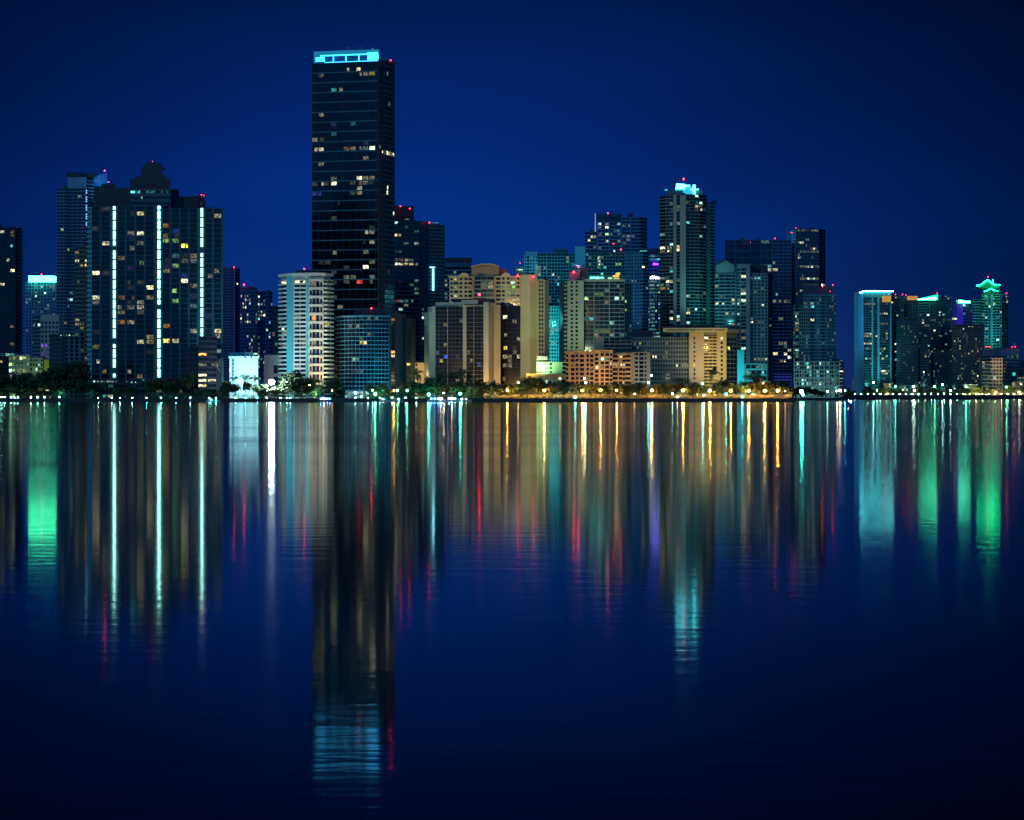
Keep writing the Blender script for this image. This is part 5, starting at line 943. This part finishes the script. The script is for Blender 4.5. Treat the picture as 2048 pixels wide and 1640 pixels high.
for px, py, D in ((471,748,2050),(488,745,2050),(507,748,2050),(625,752,2024),(640,755,2026),(657,758,2026),(836,734,2060),(855,748,2050),(862,752,2046),(885,744,2040),(903,742,2040),(926,736,2040),(936,745,2040),
                  (1421,732,2030),(1350,752,2040),(1366,752,2040),(1374,756,2040),(1500,742,2036),(1517,742,2036),(1240,772,2012),(1430,778,2010),(1515,778,2008),(1538,778,2008),(1045,786,2008),(1100,786,2008),
                  (1946,768,2914),(1958,770,2914),(1972,768,2912),(2000,770,2912),(2010,768,2912),(2020,769,2912),(1412,770,2030),(676,765,2030),(1138,766,2012),(1190,764,2014),(1224,768,2010),(1262,762,2014),(1312,764,2012),(1338,760,2016),(1398,768,2010),(1466,764,2012),(1490,768,2008),(1562,768,2010),(1578,774,2008),(1072,772,2010),(1020,770,2012),(980,768,2014)): palm(px, py, D, 1.0 if py > 740 else 1.1)
# unseen spots added to make the shore trees glow
for px, py, D, c, kw in ((1415,779,2004,GREEN,1.4),(1486,776,2006,GREEN,1.0),(632,790,2010,(0.4,1,0.7),5),(1036,775,2006,(0.9,0.9,0.1),1.6),(1025,790,2002,(1,0.7,0.15),1.6),(1000,792,2002,(1,0.75,0.2),1.6),(1060,792,2002,(1,0.7,0.2),1.2),(1110,792,2002,(1,0.7,0.2),1.0),(985,792,2002,(1,0.8,0.2),1.2),
                         (1430,790,2002,(1,0.75,0.3),1.0),(1512,792,2002,(1,0.7,0.1),1.4),(1545,792,2002,SOD,1.2),(1178,788,2002,(1,0.6,0.1),.8),(1948,789,2904,(1,0.8,0.15),5),(1975,789,2904,(1,0.75,0.15),4),(2012,789,2904,(1,0.75,0.2),4),(755,792,2001,GREEN,1.6),(122,790,2006,(0.1,1,0.6),1.4),(895,790,2002,(1,0.8,0.2),1.4),(1150,792,2001.5,TEAL,.8),(1606,788,2120,TEAL,5),(1570,792,2002,SOD,1.0),(940,790,2002,(0.8,0.9,0.2),1.2)):
    fill_spot(px, py, D-1.5, px, py-14, D+14, c, kw*3.2, 110)
# low garden wall behind the park trees, put in to catch added warm spots
m = MB(); x = 972
while x < 1582:
    w = 9; m.box(X(x, 2028), X(x+w-0.4, 2028), 2028, 2028.5, GROUND, GROUND+2.7); m.box(X(x+w-0.8, 2028), X(x+w, 2028), 2027.8, 2028.7, GROUND, GROUND+3.1); x += w
tag(m.build('garden_wall', wallmat((0.5, 0.4, 0.22))), 'long low tan garden wall lit gold behind the park trees and orange lamps', 'wall')
for k in range(20):
    x = 990+k*30.5+(k*37 % 11); fill_spot(x, 789.5, 2015, x+8, 794, 2028, (1, 0.66, 0.16) if k % 4 else (0.75, 0.9, 0.5), 2.6+(k*53 % 7)*0.6, 150)
# railing along the promenade
m = MB(); x = XS-2; x0 = X(960, 2002)
while x > x0: m.box(x, x+0.12, 2001.2, 2001.3, GROUND+0.2, GROUND+1.35); x -= 1.6
rail = empty('railing', (X(1270, 2001), 2001.2, GROUND), 'thin dark railing on the seawall in front of the orange park lamps', 'railing'); m.build('posts', METAL, rail)['kind'] = 'stuff'
m = MB(); m.box(x0, XS-1.8, 2001.21, 2001.29, GROUND+1.36, GROUND+1.45); m.box(x0, XS-1.8, 2001.33, 2001.37, GROUND+0.7, GROUND+0.76); m.build('handrail', METAL, rail)
# people strolling behind the railing
def person(px, D, h=1.72, shirt=(0.3,0.3,0.3), pose=0, label=''):
    me = bpy.data.meshes.new('person'); s = h/1.72; st = 0.16 if pose else 0.08
    V = [(0,0,.95),(0,0,1.15),(0,0,1.38),(0,0,1.50),(0,0,1.60),(0,0,1.70), (-.10,0,.90),(-.10-st*.2,st,.50),(-.10,st*1.2,.08),(-.10,st*1.2-.12,.03), (.10,0,.90),(.10,-st,.50),(.10,-st*1.4,.08),(.10,-st*1.4-.12,.03), (-.20,0,1.38),(-.26,.03,1.10),(-.27,-.06,.86),(-.27,-.08,.77),(.20,0,1.38),(.26,-.03,1.10),(.27,-.12,.88),(.27,-.15,.79)]
    E = [(0,1),(1,2),(2,3),(3,4),(4,5),(0,6),(6,7),(7,8),(8,9),(0,10),(10,11),(11,12),(12,13),(2,14),(14,15),(15,16),(16,17),(2,18),(18,19),(19,20),(20,21)]
    RR = [.15,.14,.15,.06,.10,.08,.09,.065,.045,.035,.09,.065,.045,.035,.06,.042,.032,.03,.06,.042,.032,.03]
    me.from_pydata([(x*s, y*s, z*s) for x, y, z in V], E, []); o = bpy.data.objects.new('person', me); COL.objects.link(o)
    md = o.modifiers.new('skin', 'SKIN'); me.skin_vertices or None
    for k, r in enumerate(RR): me.skin_vertices[0].data[k].radius = (r*s, r*s*0.8)
    me.skin_vertices[0].data[0].use_root = True
    o.modifiers.new('sub', 'SUBSURF').levels = 1; o.modifiers['sub'].render_levels = 1
    me.materials.append(wallmat(shirt, 0.9)); o.location = (X(px, D), D, GROUND+0.05*1.0); o.rotation_euler = (0, 0, 0 if px % 2 else 1.4)
    tag(o, label, 'person'); return o
try:
    for k, (px, sh, lab) in enumerate(((1322,(0.3,0.3,0.3),'person in grey standing at the railing below the long dim olive hotel'),(1393,(0.5,0.2,0.1),'person in a rust shirt walking between two orange park lamps left of the tall palm'),(1536,(0.5,0.45,0.4),'person in pale clothes by the railing near the right end of the park'))): person(px, 2004.5, 1.72, sh, k % 2, lab)
except Exception as e: print('person', e)
# boats moored along the left and centre shore
def boat(px, D, L, H, lab, lights, hull=(0.5,0.5,0.52), cab=(0.35,0.4,0.45)):
    o = empty('motor_yacht', (X(px, D), D, 0.0), lab, 'boat'); m = MB(); a = L/2
    st = [(-a, .75), (-a*.4, 1), (a*.3, .95), (a*.75, .6), (a, .04)]; B = L*0.13
    for j, (hh, k) in enumerate(((-0.3, .7), (H*.35, 1.0))):
        m.v += [(x*(0.93 if j == 0 else 1), -B*w*k, hh*(1+0.25*(x > a*.7)*j)) for x, w in st] + [(x*(0.93 if j == 0 else 1), B*w*k, hh*(1+0.25*(x > a*.7)*j)) for x, w in reversed(st)]
    n = 10; m.f += [tuple(range(n-1, -1, -1)), tuple(range(n, 2*n))] + [(k, (k+1) % n, n+(k+1) % n, n+k) for k in range(n)]
    m.build('hull', wallmat(hull, 0.4), o, (0,0,0))
    c = MB(); c.prism([(-a*.6,-B*.7),(a*.4,-B*.7),(a*.4,B*.7),(-a*.6,B*.7)], H*.35, H*.7, top=[(-a*.55,-B*.62,0,H*.7),(a*.15,-B*.62,0,H*.7),(a*.15,B*.62,0,H*.7),(-a*.55,B*.62,0,H*.7)]); c.build('cabin', wallmat(cab, 0.4), o, (0,0,0))
    c = MB(); c.box(-a*.45, a*.1, -B*.5, B*.5, H*.88, H*.93)
    for x in (-a*.42, a*.05):
        for y in (-B*.45, B*.45): c.tube((x, y, H*.69), (x, y, H*.89), .05, .05, 6)
    c.build('flybridge', wallmat(cab, 0.4), o, (0,0,0))
    c = MB(); c.tube((-a*.2, 0, H*.93), (-a*.2, 0, H*1.35), .06, .04, 6); c.build('mast', METAL, o, (0,0,0))
    for x, kk, rr2 in lights:
        c = MB(); c.ball((x*a, -B*.78, H*.52), rr2, 8, 6); c.build('cabin_light', LM[kk], o, (0,0,0))
    return o
boat(650, 1992, 11, 4.2, 'small dark motor yacht with blue cabin lights moored below the two tall white trunked palms', [(-.5,'b',.22),(-.1,'w',.3),(.3,'b',.25),(.6,'b',.22)], (0.08,0.08,0.1))
boat(868, 1992, 9, 4.4, 'motor yacht with blue lights moored beside the left of the two bright teal shore lamps', [(-.4,'b',.22),(.1,'b',.25),(.5,'c',.2)])
boat(880, 1988, 8, 4.2, 'motor yacht with a broad white cabin light moored midway between the bright teal shore lamps', [(-.3,'b',.25),(0.1,'w',.4),(.35,'b',.25)])
boat(904, 1990, 10, 4.6, 'motor yacht with blue and white lights moored by the right bright teal lamp', [(-.4,'b',.25),(0,'w',.4),(.4,'b',.25)])
boat(930, 1991, 9, 3.6, 'pale motor yacht under a warm light, rightmost of the row moored in the centre', [(-.5,'c',.25),(.2,'o',.25)], (0.5,0.5,0.45))
boat(795, 1990, 8, 3.6, 'small unlit teal hulled motor yacht moored below the darker wing of the blue block', [(.2,'c',.18)], (0.1,0.35,0.32))
boat(770, 1993, 8, 3.4, 'small pale motor yacht moored right of the strong green shore lamp', [(-.3,'c',.15)], (0.3,0.36,0.34))
boat(422, 1992, 7, 3.0, 'little white motor boat moored below the dark stepped block', [(0,'t',.18)], (0.4,0.5,0.5))
boat(432, 1994, 6, 2.6, 'tiny white boat right beside the little white motor boat at the left shore', [(0,'t',.15)], (0.5,0.55,0.55))

# labels from the place along the shore, counted within each stretch
ZONES = [(-60, 120, 'at the far left shore'), (120, 184, 'left of the light strip tower'), (184, 330, 'below the left two light strips'), (330, 450, 'below the right light strip'), (450, 545, 'by the floodlit white building'), (545, 662, 'before the white balcony tower'),
         (662, 825, 'before the blue curved block'), (825, 968, 'before the dark gridded block'), (968, 1045, 'below the beige piers'), (1045, 1132, 'below the tan condo podium'), (1132, 1265, 'before the orange lit block'), (1265, 1380, 'before the dim hotel wing'), (1380, 1480, 'before the yellow lit hotel'),
         (1480, 1588, 'at the right end of the park'), (1588, 1730, 'right of the park end'), (1730, 1800, 'under the glowing edged tower'), (1800, 1880, 'under the green wedge tower'), (1880, 1965, 'under the dotted brown block'), (1965, 2090, 'under the pagoda topped tower')]
ORD = ['first', 'second', 'third', 'fourth', 'fifth', 'sixth', 'seventh', 'eighth', 'ninth', 'tenth', 'eleventh', 'twelfth', 'thirteenth', 'fourteenth', 'fifteenth', 'sixteenth', 'seventeenth', 'eighteenth']
def noun(r):
    px, D, o, kind, g, ex, h = r
    if kind == 'tree': return ('dark leafy tree', 'tree', 'trees along the shore')
    if kind == 'palm': return ('palm tree', 'palm', 'palms along the shore')
    if px == 543: return ('dazzling white floodlight on a pole', 'floodlight', None)
    return (('tall ' if h > 9 else 'short ' if h < 3 else '')+CN[ex]+' lamp', 'lamp', 'lamps along the shore')
for z0_, z1_, where in ZONES:
    sub = {}
    for r in REG:
        if z0_ <= r[0] < z1_: sub.setdefault(noun(r), []).append(r)
    for (nn, cat, g), rs in sub.items():
        rs.sort(key=lambda r: r[0])
        for k, r in enumerate(rs):
            lab = nn+' '+where if len(rs) == 1 else '%s %s from the left %s' % (ORD[k], nn, where)
            tag(r[2], lab, cat, g)
print('OBJECTS', len(bpy.data.objects))
